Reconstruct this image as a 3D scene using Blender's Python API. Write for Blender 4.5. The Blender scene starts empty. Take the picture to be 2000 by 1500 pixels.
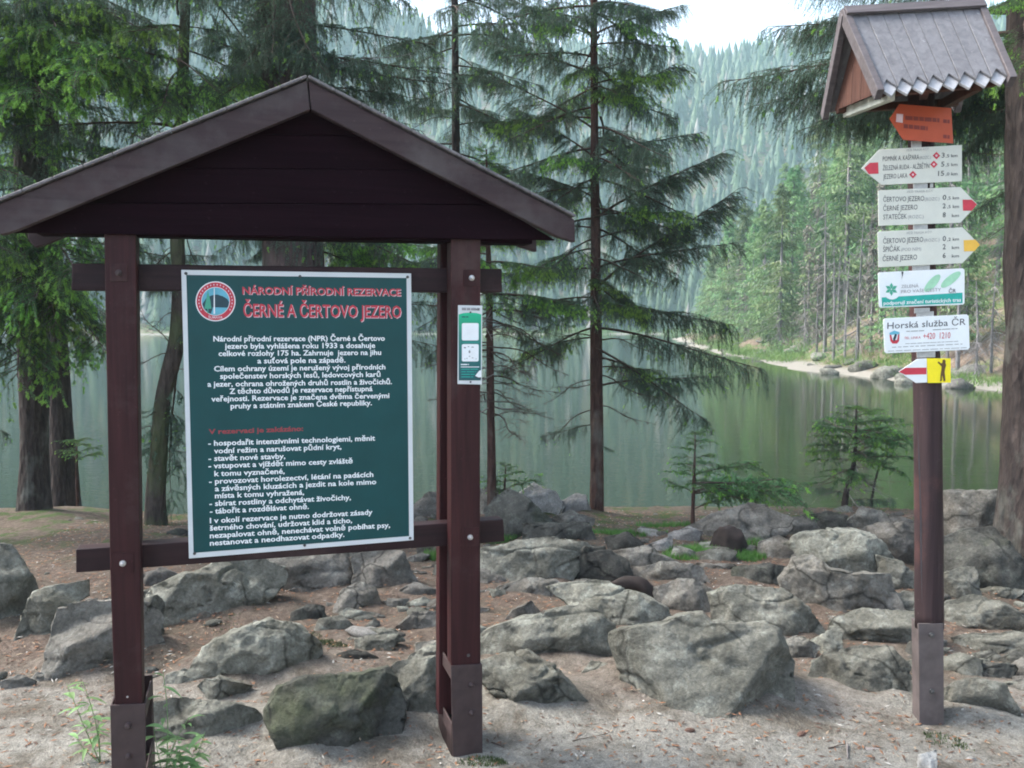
import bpy, math, random
import numpy as np
from mathutils import Vector, Matrix

# ------------------------------------------------------------------ camera, world, sun, exposure
scene = bpy.context.scene
col = scene.collection
PITCH = math.radians(4.0)
FPX = 1650.0                      # focal length in pixels of a 2000 px wide frame
CAM = np.array([0.0, 0.0, 1.7])
cam_d = bpy.data.cameras.new('camera')
cam_d.sensor_width = 36.0
cam_d.lens = 36.0 * FPX / 2000.0
cam_d.clip_start = 0.05
cam_d.clip_end = 4000
cam = bpy.data.objects.new('camera', cam_d)
cam.location = CAM
cam.rotation_euler = (math.radians(90) - PITCH, 0, 0)
col.objects.link(cam)
scene.camera = cam

SUN_EL, SUN_AZ = math.radians(48), math.radians(-75)   # azimuth measured from +Y towards +X
world = bpy.data.worlds.new('World')
scene.world = world
world.use_nodes = True
wn = world.node_tree.nodes; wl = world.node_tree.links
wn.clear()
wo = wn.new('ShaderNodeOutputWorld'); wb = wn.new('ShaderNodeBackground')
sky = wn.new('ShaderNodeTexSky'); sky.sky_type = 'NISHITA'; sky.sun_disc = False
sky.sun_elevation = SUN_EL; sky.sun_rotation = SUN_AZ
sky.air_density = 1.0; sky.dust_density = 8.0; sky.ozone_density = 1.0; sky.altitude = 1000
wb.inputs['Strength'].default_value = 0.13
whs = wn.new('ShaderNodeHueSaturation'); whs.inputs['Saturation'].default_value = 0.72   # thin high cloud
wl.new(sky.outputs[0], whs.inputs['Color']); wl.new(whs.outputs[0], wb.inputs['Color']); wl.new(wb.outputs[0], wo.inputs['Surface'])
sun_d = bpy.data.lights.new('sun', 'SUN')
sun_d.energy = 1.5; sun_d.angle = math.radians(20); sun_d.color = (1.0, 0.95, 0.88)
sun = bpy.data.objects.new('sun', sun_d)
sd = Vector((math.sin(SUN_AZ) * math.cos(SUN_EL), math.cos(SUN_AZ) * math.cos(SUN_EL), math.sin(SUN_EL)))
sun.rotation_euler = sd.to_track_quat('Z', 'Y').to_euler()
sun.location = (0, 0, 30)
col.objects.link(sun)
scene.view_settings.view_transform = 'Standard'
scene.view_settings.look = 'None'
scene.view_settings.gamma = 1.0
scene.view_settings.use_curve_mapping = False
scene.view_settings.exposure = 2.3
scene.cycles.filter_width = 1.9
scene.cycles.max_bounces = 6
scene.cycles.diffuse_bounces = 3
scene.cycles.glossy_bounces = 2
scene.cycles.transmission_bounces = 3
scene.cycles.volume_bounces = 1
scene.cycles.use_denoising = True

rnd = random.Random(7)
RS = np.random.RandomState(11)
CP, SP = math.cos(PITCH), math.sin(PITCH)

# ------------------------------------------------------------------ numeric helpers
def ray(px, py):
    u = (px - 1000.0) / FPX; v = (750.0 - py) / FPX
    return np.array([u, CP + v * SP, -SP + v * CP])

def P(px, py, Y):
    d = ray(px, py)
    return CAM + d * (Y / d[1])

def hash3(ix, iy, iz, seed):
    h = (ix * 374761393 + iy * 668265263 + iz * 2147483647 * 3 + seed * 974634777) & 0xFFFFFFFF
    h = ((h ^ (h >> 13)) * 1274126177) & 0xFFFFFFFF
    h = ((h ^ (h >> 16)) * 2246822519) & 0xFFFFFFFF
    return ((h ^ (h >> 15)) & 0xFFFF) / 32767.5 - 1.0

def vnoise(p, seed=0):
    p = np.asarray(p, float)
    i = np.floor(p).astype(np.int64); f = p - i
    f = f * f * (3 - 2 * f)
    r = 0
    for dx in (0, 1):
        wx = f[..., 0] if dx else 1 - f[..., 0]
        for dy in (0, 1):
            wy = f[..., 1] if dy else 1 - f[..., 1]
            for dz in (0, 1):
                wz = f[..., 2] if dz else 1 - f[..., 2]
                r = r + wx * wy * wz * hash3(i[..., 0] + dx, i[..., 1] + dy, i[..., 2] + dz, seed)
    return r

def fbm(p, seed=0, octv=4, gain=0.5):
    p = np.asarray(p, float); a = 1.0; s = 0
    for k in range(octv):
        s = s + a * vnoise(p, seed + k * 17)
        p = p * 2.03 + 11.3; a *= gain
    return s

def xyz(x, y, z=0.0):
    x, y, z = np.broadcast_arrays(np.asarray(x, float), np.asarray(y, float), np.asarray(z, float))
    return np.stack([x, y, z], -1)

# ------------------------------------------------------------------ object helpers
def tag(o, label=None, category=None, group=None, kind=None):
    if label: o['label'] = label
    if category: o['category'] = category
    if group: o['group'] = group
    if kind: o['kind'] = kind
    return o

def new_mesh(name, verts, faces, mats, midx=None, smooth=False):
    me = bpy.data.meshes.new(name)
    verts = np.asarray(verts, np.float32)
    if isinstance(faces, np.ndarray):
        n, k = faces.shape
        me.vertices.add(len(verts)); me.vertices.foreach_set('co', verts.ravel())
        me.loops.add(n * k); me.loops.foreach_set('vertex_index', faces.astype(np.int32).ravel())
        me.polygons.add(n)
        me.polygons.foreach_set('loop_start', np.arange(0, n * k, k, dtype=np.int32))
        me.polygons.foreach_set('loop_total', np.full(n, k, np.int32))
        me.update(calc_edges=True)
    else:
        me.from_pydata([tuple(map(float, v)) for v in verts], [], [tuple(f) for f in faces])
    for m in (mats if isinstance(mats, (list, tuple)) else [mats]):
        me.materials.append(m)
    if midx is not None:
        me.polygons.foreach_set('material_index', np.asarray(midx, np.int32))
    if smooth:
        me.polygons.foreach_set('use_smooth', np.ones(len(me.polygons), bool))
    me.update()
    return me

def link(name, me, parent=None, loc=None):
    o = bpy.data.objects.new(name, me)
    col.objects.link(o)
    if parent is not None: o.parent = parent
    if loc is not None: o.location = loc
    return o

def mesh_obj(name, verts, faces, mats, parent=None, midx=None, smooth=False, origin=None):
    verts = np.asarray(verts, float)
    if origin is not None: verts = verts - np.asarray(origin)
    o = link(name, new_mesh(name, verts, faces, mats, midx, smooth), parent)
    if origin is not None: o.location = origin
    return o

def empty(name, loc=(0, 0, 0)):
    o = bpy.data.objects.new(name, None)
    o.empty_display_size = 0.1; o.location = loc
    col.objects.link(o)
    return o

class Acc:
    """collects pieces into one mesh"""
    def __init__(s): s.v = []; s.f = []; s.m = []
    def add(s, v, f, m=0):
        b = len(s.v); s.v.extend([tuple(map(float, q)) for q in v])
        s.f.extend([tuple(int(i) + b for i in q) for q in f]); s.m.extend([m] * len(f))
    def build(s, name, mats, parent=None, smooth=False, origin=None):
        return mesh_obj(name, s.v, s.f, mats, parent, s.m, smooth, origin)

def tube_geo(pts, radii, n=8, cap=True, twist=0.0, rough=0.0, seed=0):
    pts = np.asarray(pts, float); k = len(pts)
    T = np.gradient(pts, axis=0); T /= np.linalg.norm(T, axis=1)[:, None] + 1e-9
    ref = np.array([0, 1.0, 0]) if abs(T[0][2]) > 0.7 else np.array([0, 0, 1.0])
    V = []
    for i in range(k):
        a = np.cross(ref, T[i]); a /= np.linalg.norm(a) + 1e-9
        b = np.cross(T[i], a)
        ang = np.arange(n) * 2 * math.pi / n + twist * i
        r = radii[i] * np.ones(n)
        if rough:
            r = r * (1 + rough * fbm(xyz(np.cos(ang) * 1.7 + seed, np.sin(ang) * 1.7, i * 0.35), seed, 3))
        V.append(pts[i] + np.outer(np.cos(ang) * r, a) + np.outer(np.sin(ang) * r, b))
    V = np.concatenate(V)
    F = []
    for i in range(k - 1):
        for j in range(n):
            j2 = (j + 1) % n
            F.append((i * n + j, i * n + j2, (i + 1) * n + j2, (i + 1) * n + j))
    if cap:
        F.append(tuple(range(n))[::-1]); F.append(tuple((k - 1) * n + j for j in range(n)))
    return V, F

# ------------------------------------------------------------------ materials
def mat_new(name):
    m = bpy.data.materials.new(name); m.use_nodes = True
    nt = m.node_tree; nt.nodes.clear()
    out = nt.nodes.new('ShaderNodeOutputMaterial'); b = nt.nodes.new('ShaderNodeBsdfPrincipled')
    nt.links.new(b.outputs[0], out.inputs['Surface'])
    return m, nt, b

def ramp(nt, fac, stops, interp='LINEAR'):
    r = nt.nodes.new('ShaderNodeValToRGB'); r.color_ramp.interpolation = interp
    el = r.color_ramp.elements
    while len(el) < len(stops): el.new(0.5)
    for e, (p, c) in zip(el, stops):
        e.position = p; e.color = (*c, 1) if len(c) == 3 else c
    nt.links.new(fac, r.inputs[0])
    return r.outputs[0]

def noise(nt, vec, scale, detail=4, rough=0.55, dist=0.0):
    n = nt.nodes.new('ShaderNodeTexNoise')
    n.inputs['Scale'].default_value = scale; n.inputs['Detail'].default_value = detail
    n.inputs['Roughness'].default_value = rough; n.inputs['Distortion'].default_value = dist
    if vec is not None: nt.links.new(vec, n.inputs['Vector'])
    return n.outputs[0]

def coords(nt, kind='Object', scale=(1, 1, 1), rand=0.0):
    t = nt.nodes.new('ShaderNodeTexCoord'); mp = nt.nodes.new('ShaderNodeMapping')
    mp.inputs['Scale'].default_value = scale
    nt.links.new(t.outputs[kind], mp.inputs['Vector'])
    if rand:
        oi = nt.nodes.new('ShaderNodeObjectInfo'); mu = nt.nodes.new('ShaderNodeMath'); mu.operation = 'MULTIPLY'
        mu.inputs[1].default_value = rand
        nt.links.new(oi.outputs['Random'], mu.inputs[0]); nt.links.new(mu.outputs[0], mp.inputs['Location'])
    return mp.outputs[0]

def mixc(nt, fac, a, b, mode='MIX'):
    m = nt.nodes.new('ShaderNodeMix'); m.data_type = 'RGBA'; m.blend_type = mode
    for s, x in ((0, fac), (6, a), (7, b)):
        if hasattr(x, 'links') or hasattr(x, 'is_output'): nt.links.new(x, m.inputs[s])
        elif s == 0: m.inputs[0].default_value = x
        else: m.inputs[s].default_value = (*x, 1)
    return m.outputs[2]

def bump(nt, b, h, strength=0.4, dist=0.02):
    n = nt.nodes.new('ShaderNodeBump'); n.inputs['Strength'].default_value = strength
    n.inputs['Distance'].default_value = dist
    nt.links.new(h, n.inputs['Height']); nt.links.new(n.outputs[0], b.inputs['Normal'])

def val_random(nt, lo, hi):
    oi = nt.nodes.new('ShaderNodeObjectInfo'); mr = nt.nodes.new('ShaderNodeMapRange')
    mr.inputs[3].default_value = lo; mr.inputs[4].default_value = hi
    nt.links.new(oi.outputs['Random'], mr.inputs[0]); return mr.outputs[0]

def hsv_var(nt, c, vlo, vhi, hue=0.0):
    h = nt.nodes.new('ShaderNodeHueSaturation')
    nt.links.new(val_random(nt, vlo, vhi), h.inputs['Value'])
    if hue: nt.links.new(val_random(nt, 0.5 - hue, 0.5 + hue), h.inputs['Hue'])
    nt.links.new(c, h.inputs['Color']); return h.outputs[0]

def plain(name, c, rough=0.6, metal=0.0, var=0.12, scale=30, bmp=0.0, spec=0.5):
    m, nt, b = mat_new(name)
    n = noise(nt, coords(nt), scale, 5)
    lo = tuple(x * (1 - var) for x in c); hi = tuple(min(1, x * (1 + var)) for x in c)
    nt.links.new(ramp(nt, n, [(0.3, lo), (0.7, hi)]), b.inputs['Base Color'])
    b.inputs['Roughness'].default_value = rough; b.inputs['Metallic'].default_value = metal
    b.inputs['Specular IOR Level'].default_value = spec
    if bmp: bump(nt, b, n, bmp, 0.003)
    return m

def wood_mat(name, dark, light, axis='x', worn=None, rough=0.6, grain=1.0, wornlevel=0.62, spec=0.22):
    m, nt, b = mat_new(name)
    s = {'x': (1.2, 28, 28), 'z': (28, 28, 1.2), 'y': (28, 1.2, 28)}[axis]
    v = coords(nt, 'Object', s, 37.0)
    n1 = noise(nt, v, 1.6 * grain, 6, 0.6, 0.6)
    c = ramp(nt, n1, [(0.3, dark), (0.72, light)])
    n2 = noise(nt, coords(nt, 'Object', (1, 1, 1), 11.0), 3.3, 6, 0.65)
    if worn:
        c = mixc(nt, ramp(nt, n2, [(wornlevel - 0.1, (0, 0, 0)), (wornlevel + 0.1, (0.7,) * 3)]), c, worn)
    n3 = noise(nt, coords(nt), 55, 3)
    c = mixc(nt, ramp(nt, n3, [(0.66, (0, 0, 0)), (0.76, (0.35,) * 3)]), c, tuple(min(1, x * 2.3 + 0.02) for x in light))
    nt.links.new(c, b.inputs['Base Color'])
    b.inputs['Roughness'].default_value = rough; b.inputs['Specular IOR Level'].default_value = spec
    bump(nt, b, n1, 0.35, 0.004)
    return m

M = {}
M['paint_h'] = wood_mat('brown_painted_beam', (0.015, 0.007, 0.009), (0.035, 0.016, 0.018), 'x', (0.08, 0.05, 0.048), 0.5)
M['paint_v'] = wood_mat('brown_painted_post', (0.022, 0.0065, 0.008), (0.052, 0.0155, 0.017), 'z', (0.08, 0.052, 0.048), 0.5)
M['barge'] = wood_mat('weathered_brown_barge', (0.036, 0.023, 0.026), (0.066, 0.045, 0.047), 'x', (0.10, 0.088, 0.088), 0.6, 0.7, 0.55)
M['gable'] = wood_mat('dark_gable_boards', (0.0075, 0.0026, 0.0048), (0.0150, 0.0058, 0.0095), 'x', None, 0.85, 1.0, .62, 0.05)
M['deck'] = wood_mat('grey_roof_boards', (0.10, 0.095, 0.10), (0.20, 0.19, 0.195), 'y', None, 0.7)
M['bracket'] = plain('brown_bracket_paint', (0.055, 0.036, 0.036), 0.55, 0.2, 0.25, 18, 0.3)
M['steel'] = plain('zinc_bolt', (0.55, 0.55, 0.56), 0.35, 0.9, 0.2, 60)
M['screw'] = plain('dark_screw', (0.10, 0.10, 0.10), 0.45, 0.6)
M['sign_white'] = plain('enamel_white', (0.62, 0.66, 0.68), 0.4, 0, 0.05, 9)
M['panel_green'] = plain('panel_green', (0.003, 0.058, 0.062), 0.42, 0, 0.10, 6, 0, 0.35)
M['red'] = plain('print_red', (0.52, 0.035, 0.06), 0.5)
M['red_faded'] = plain('faded_red', (0.30, 0.045, 0.055), 0.6)
M['white'] = plain('print_white', (0.82, 0.86, 0.88), 0.5, 0, 0.05)
M['pinkish'] = plain('print_pale_pink', (0.72, 0.55, 0.60), 0.5)
M['ink'] = plain('print_ink', (0.05, 0.055, 0.065), 0.5)
M['ink_grey'] = plain('print_grey', (0.28, 0.29, 0.30), 0.5)
M['cream'] = plain('sign_cream', (0.60, 0.62, 0.55), 0.45, 0, 0.05, 12)
M['plate_white'] = plain('sign_cold_white', (0.74, 0.79, 0.80), 0.4, 0, 0.04, 12)
M['orange'] = plain('sign_orange', (0.50, 0.085, 0.035), 0.5, 0, 0.08, 12)
M['orange_text'] = plain('sign_orange_text', (0.22, 0.035, 0.03), 0.5)
M['yellow'] = plain('print_yellow', (0.85, 0.72, 0.01), 0.5, 0, 0.05)
M['ochre'] = plain('print_ochre', (0.75, 0.45, 0.06), 0.5, 0, 0.05)
M['teal'] = plain('print_teal', (0.01, 0.36, 0.30), 0.5)
M['leafgreen'] = plain('print_pale_green', (0.33, 0.62, 0.42), 0.5)
M['emblem_green'] = plain('print_green', (0.06, 0.36, 0.24), 0.5)
M['skyblue'] = plain('print_sky_blue', (0.12, 0.42, 0.55), 0.5)
M['navy'] = plain('print_navy', (0.012, 0.05, 0.07), 0.5)
M['brown_fig'] = plain('print_brown', (0.10, 0.05, 0.012), 0.5)
M['postwood'] = wood_mat('brown_log_post', (0.022, 0.014, 0.016), (0.055, 0.034, 0.036), 'z', (0.11, 0.05, 0.045), 0.7)
M['anchor'] = plain('grey_brown_anchor', (0.10, 0.082, 0.08), 0.6, 0.1, 0.3, 14, 0.3)
M['gablebrown'] = wood_mat('brown_gablet', (0.060, 0.028, 0.022), (0.105, 0.050, 0.036), 'z')
M['greyboard'] = wood_mat('grey_weathered_boards', (0.115, 0.115, 0.125), (0.20, 0.20, 0.212), 'y', None, 0.65, 0.7)
M['greytrim'] = wood_mat('grey_trim', (0.085, 0.075, 0.08), (0.14, 0.125, 0.13), 'x', None, 0.65)
M['paletip'] = plain('pale_board_tip', (0.38, 0.385, 0.40), 0.6, 0, 0.15, 40)

def bark_mat(name, dark, light, moss=None, mlev=0.6):
    m, nt, b = mat_new(name)
    v = coords(nt, 'Object', (1, 1, 0.28), 9.0)
    n1 = noise(nt, v, 16, 6, 0.68, 0.5)
    vo = nt.nodes.new('ShaderNodeTexVoronoi'); vo.inputs['Scale'].default_value = 24
    nt.links.new(v, vo.inputs['Vector'])
    c = ramp(nt, n1, [(0.32, dark), (0.68, light)])
    n2 = noise(nt, coords(nt, 'Object', (1, 1, .6), 5.0), 3.2, 6, .62)
    lich = mixc(nt, ramp(nt, n2, [(mlev - .05, (0, 0, 0)), (mlev + .12, (0.75,) * 3)]), c, moss or (0.16, 0.17, 0.15))
    nt.links.new(lich, b.inputs['Base Color'])
    b.inputs['Roughness'].default_value = 0.95; b.inputs['Specular IOR Level'].default_value = 0.15
    ad = nt.nodes.new('ShaderNodeMath'); ad.operation = 'ADD'
    nt.links.new(n1, ad.inputs[0]); nt.links.new(vo.outputs['Distance'], ad.inputs[1])
    bump(nt, b, ad.outputs[0], 0.9, 0.03)
    return m
M['bark'] = bark_mat('spruce_bark', (0.022, 0.018, 0.018), (0.075, 0.060, 0.055))
M['bark_moss'] = bark_mat('mossy_bark', (0.03, 0.025, 0.022), (0.10, 0.08, 0.07), (0.075, 0.095, 0.045), 0.5)
M['bark_grey_brown'] = bark_mat('pinkish_grey_bark', (0.050, 0.038, 0.038), (0.13, 0.10, 0.098), (0.13, 0.14, 0.12), .62)
M['bark_brown'] = bark_mat('reddish_bark', (0.035, 0.020, 0.018), (0.10, 0.058, 0.048), (0.15, 0.14, 0.12), 0.62)
M['bark_grey'] = bark_mat('grey_dead_wood', (0.15, 0.14, 0.14), (0.36, 0.34, 0.34))
M['twig'] = plain('twig_wood', (0.075, 0.055, 0.045), 0.9, 0, 0.3, 30, 0, 0.2)
M['twig_grey'] = plain('grey_twig', (0.20, 0.18, 0.17), 0.9, 0, 0.3, 30, 0, 0.2)

def leaf_mat(name, a, b_, trans=0.25, vlo=0.8, vhi=1.25, scale=3.0, hue=0.012):
    m, nt, b = mat_new(name)
    n = noise(nt, coords(nt, 'Object', (1, 1, 1), 13.0), scale, 3)
    c = ramp(nt, n, [(0.32, a), (0.68, b_)])
    c = hsv_var(nt, c, vlo, vhi, hue)
    nt.links.new(c, b.inputs['Base Color'])
    b.inputs['Roughness'].default_value = 0.55; b.inputs['Specular IOR Level'].default_value = 0.3
    tr = nt.nodes.new('ShaderNodeBsdfTranslucent'); nt.links.new(c, tr.inputs[0])
    mx = nt.nodes.new('ShaderNodeMixShader'); mx.inputs[0].default_value = trans
    nt.links.new(b.outputs[0], mx.inputs[1]); nt.links.new(tr.outputs[0], mx.inputs[2])
    out = [x for x in nt.nodes if x.type == 'OUTPUT_MATERIAL'][0]
    nt.links.new(mx.outputs[0], out.inputs['Surface'])
    return m
M['needle'] = leaf_mat('spruce_needles', (0.056, 0.110, 0.080), (0.115, 0.195, 0.125), 0.33)
M['needle_fresh'] = leaf_mat('fresh_spruce_tips', (0.18, 0.36, 0.065), (0.29, 0.49, 0.11), 0.4)
M['needle_mid'] = leaf_mat('mid_green_needles', (0.065, 0.150, 0.065), (0.125, 0.24, 0.095))
M['needle_far'] = leaf_mat('lit_spruce_foliage', (0.085, 0.185, 0.080), (0.23, 0.33, 0.13), 0.25, 0.7, 1.3, 0.5, 0.03)
M['needle_dry'] = leaf_mat('dry_spruce_foliage', (0.13, 0.12, 0.10), (0.22, 0.20, 0.16), 0.1, 0.8, 1.2, 0.5, 0.02)
M['weed'] = leaf_mat('weed_leaf', (0.13, 0.24, 0.09), (0.22, 0.36, 0.15), 0.35)
M['moss'] = leaf_mat('moss_blades', (0.030, 0.050, 0.018), (0.065, 0.090, 0.035), 0.15)
M['grass'] = leaf_mat('grass_blades', (0.05, 0.13, 0.03), (0.12, 0.26, 0.06), 0.3)

def rock_mat(name, a, b_, c_, lichen, dirt=(0.13, 0.10, 0.075), sc=1.0):
    m, nt, b = mat_new(name)
    v = coords(nt, 'Object', (1, 1, 1), 21.0)
    n1 = noise(nt, v, 5.5 * sc, 9, 0.66, 0.3)
    c = ramp(nt, n1, [(0.3, a), (0.5, b_), (0.72, c_)])
    n2 = noise(nt, v, 11 * sc, 8, 0.75, 0.5)
    c = mixc(nt, ramp(nt, n2, [(0.53, (0, 0, 0)), (0.68, (0.8,) * 3)]), c, lichen)
    n3 = noise(nt, v, 2.1, 5, 0.6)
    c = mixc(nt, ramp(nt, n3, [(0.56, (0, 0, 0)), (0.74, (0.75,) * 3)]), c, dirt)
    n5 = noise(nt, v, 60 * sc, 4, 0.7)
    c = mixc(nt, 0.75, c, ramp(nt, n5, [(0.3, (0.55,) * 3), (0.7, (1.35,) * 3)]), 'MULTIPLY')
    vo = nt.nodes.new('ShaderNodeTexVoronoi'); vo.feature = 'DISTANCE_TO_EDGE'; vo.inputs['Scale'].default_value = 2.3
    wv = nt.nodes.new('ShaderNodeMix'); wv.data_type = 'VECTOR'; wv.inputs[0].default_value = 0.22
    nz = nt.nodes.new('ShaderNodeTexNoise'); nz.inputs['Scale'].default_value = 2.6; nz.inputs['Detail'].default_value = 5
    nt.links.new(v, nz.inputs['Vector']); nt.links.new(v, wv.inputs[4]); nt.links.new(nz.outputs[1], wv.inputs[5])
    nt.links.new(wv.outputs[1], vo.inputs['Vector'])
    gate = noise(nt, v, 1.7, 2)
    cr = nt.nodes.new('ShaderNodeMath'); cr.operation = 'MULTIPLY'
    nt.links.new(ramp(nt, vo.outputs['Distance'], [(0.0, (1, 1, 1)), (0.022, (0, 0, 0))]), cr.inputs[0])
    nt.links.new(ramp(nt, gate, [(0.44, (0, 0, 0)), (0.54, (0.85,) * 3)]), cr.inputs[1])
    c = mixc(nt, cr.outputs[0], c, tuple(x * .28 for x in a))
    c = hsv_var(nt, c, 0.60, 1.02, 0.012)
    nt.links.new(c, b.inputs['Base Color'])
    b.inputs['Roughness'].default_value = 0.88; b.inputs['Specular IOR Level'].default_value = 0.25
    n4 = noise(nt, v, 26 * sc, 8, 0.72)
    ad = nt.nodes.new('ShaderNodeMath'); ad.operation = 'ADD'
    nt.links.new(n1, ad.inputs[0]); nt.links.new(n4, ad.inputs[1])
    bump(nt, b, ad.outputs[0], 0.85, 0.03)
    return m
M['rock'] = rock_mat('granite_grey', (0.095, 0.090, 0.078), (0.18, 0.172, 0.152), (0.29, 0.275, 0.245), (0.33, 0.335, 0.30))
M['rock_green'] = rock_mat('green_grey_granite', (0.10, 0.098, 0.080), (0.178, 0.178, 0.150), (0.31, 0.31, 0.265), (0.38, 0.40, 0.35), (0.13, 0.112, 0.080))
M['rock_pale'] = rock_mat('pale_granite', (0.25, 0.245, 0.23), (0.36, 0.355, 0.335), (0.46, 0.45, 0.43), (0.5, 0.5, 0.48))
M['rock_dark'] = rock_mat('dark_mossy_granite', (0.045, 0.045, 0.042), (0.085, 0.085, 0.075), (0.14, 0.14, 0.125), (0.17, 0.18, 0.15), (0.07, 0.085, 0.04))
M['char'] = plain('dark_rotten_wood', (0.025, 0.017, 0.015), 0.9, 0, 0.5, 12, 0.6)

# ------------------------------------------------------------------ terrain
WATER_Z = -0.8
def sstep(a, b, x):
    t = np.clip((x - a) / (b - a), 0, 1); return t * t * (3 - 2 * t)
def right_x(y):
    return np.interp(y, [0, 12, 20, 30, 40, 55, 75, 140, 210, 300], [15.5, 15.5, 17.0, 18.0, 16.8, 16.2, 18.2, 27, 44, 60])
def hmax(q):
    return np.interp(q, [-1.2, -.7, -.45, -.3, -.1, 0.1, 0.25, .45, .8], [280, 270, 250, 188, 147, 136, 131, 158, 165])
def height(x, y):
    x = np.asarray(x, float); y = np.asarray(y, float)
    p = xyz(x, y)
    near_n = (0.012 + 0.038 * sstep(4.3, 5.5, y)) * fbm(p * 0.8, 3, 4) + 0.012 * fbm(p * 5.0, 5, 3)
    yy = y + 0.35 * vnoise(p * 0.6, 9) - 0.8 * sstep(2.0, 6.0, x) * 0 + 0.3 * sstep(-3, -6, x)
    hn = np.interp(yy, [-60, -5, 0, 3.5, 6, 8, 9.4, 10.1, 11.5, 14], [0.9, 0.1, 0, 0, -0.10, -0.22, -0.36, -0.72, -1.6, -3.2])
    hn = hn + near_n * np.clip(1.3 - np.maximum(yy - 9, 0), 0, 1)
    wob = 1.6 * vnoise(p * 0.13, 21) + 0.5 * vnoise(p * 0.5, 22)
    d = x - right_x(y) + wob * sstep(12, 30, y)
    hr = np.where(d < 0, WATER_Z + 0.30 * d, WATER_Z + 0.16 * np.minimum(d, 2.2) + 0.58 * np.clip(d - 2.2, 0, 90) + 0.1 * np.clip(d - 92, 0, 400))
    hr = hr + np.clip(d, 0, 6) / 6 * (0.45 * fbm(p * 0.22, 31, 4))
    q = x / np.maximum(y, 50)
    far0 = 222 + 9 * vnoise(p * 0.02, 41)
    df = y - far0
    hm = hmax(q) * (1 + 0.02 * vnoise(p * 0.02, 43))
    hf = np.where(df < 0, WATER_Z + 0.2 * df, WATER_Z + 0.10 * np.minimum(df, 8) + hm * sstep(8, 240, df) ** 0.85)
    hf = hf + np.clip(df, 0, 60) / 60 * 4 * fbm(p * 0.02, 44, 4)
    dl = -125 - x
    hl = np.where(dl < 0, WATER_Z + 0.3 * dl, WATER_Z + 0.5 * np.minimum(dl, 300))
    h = np.maximum(np.maximum(hn, hr), np.maximum(hf, hl))
    return np.maximum(h, -3.6)

def ground_at(px, py):
    d = ray(px, py)
    ts = np.concatenate([np.linspace(1.5, 14, 600), np.linspace(14, 120, 800)])
    q = CAM + ts[:, None] * d
    hit = q[:, 2] <= height(q[:, 0], q[:, 1])
    k = int(np.argmax(hit)) if hit.any() else len(ts) - 1
    return q[k]

gx = np.concatenate([-6 - np.geomspace(0.06, 600, 75)[::-1], np.arange(-6, 8.01, 0.05), 8 + np.geomspace(0.06, 600, 95)])
gy = np.concatenate([-np.geomspace(0.1, 60, 14)[::-1] + 1, np.arange(1.0, 11.51, 0.05), 11.5 + np.geomspace(0.06, 640, 150)])
GX, GY = np.meshgrid(gx, gy)
GZ = height(GX, GY)
tv = np.stack([GX, GY, GZ], -1).reshape(-1, 3)
nx_, ny_ = len(gx), len(gy)
ii = np.arange(nx_ * ny_).reshape(ny_, nx_)
tf = np.stack([ii[:-1, :-1], ii[:-1, 1:], ii[1:, 1:], ii[1:, :-1]], -1).reshape(-1, 4)
fc = tv[tf].mean(1)
near_mask = (fc[:, 1] < 13) & (fc[:, 0] < 14.5)

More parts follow.
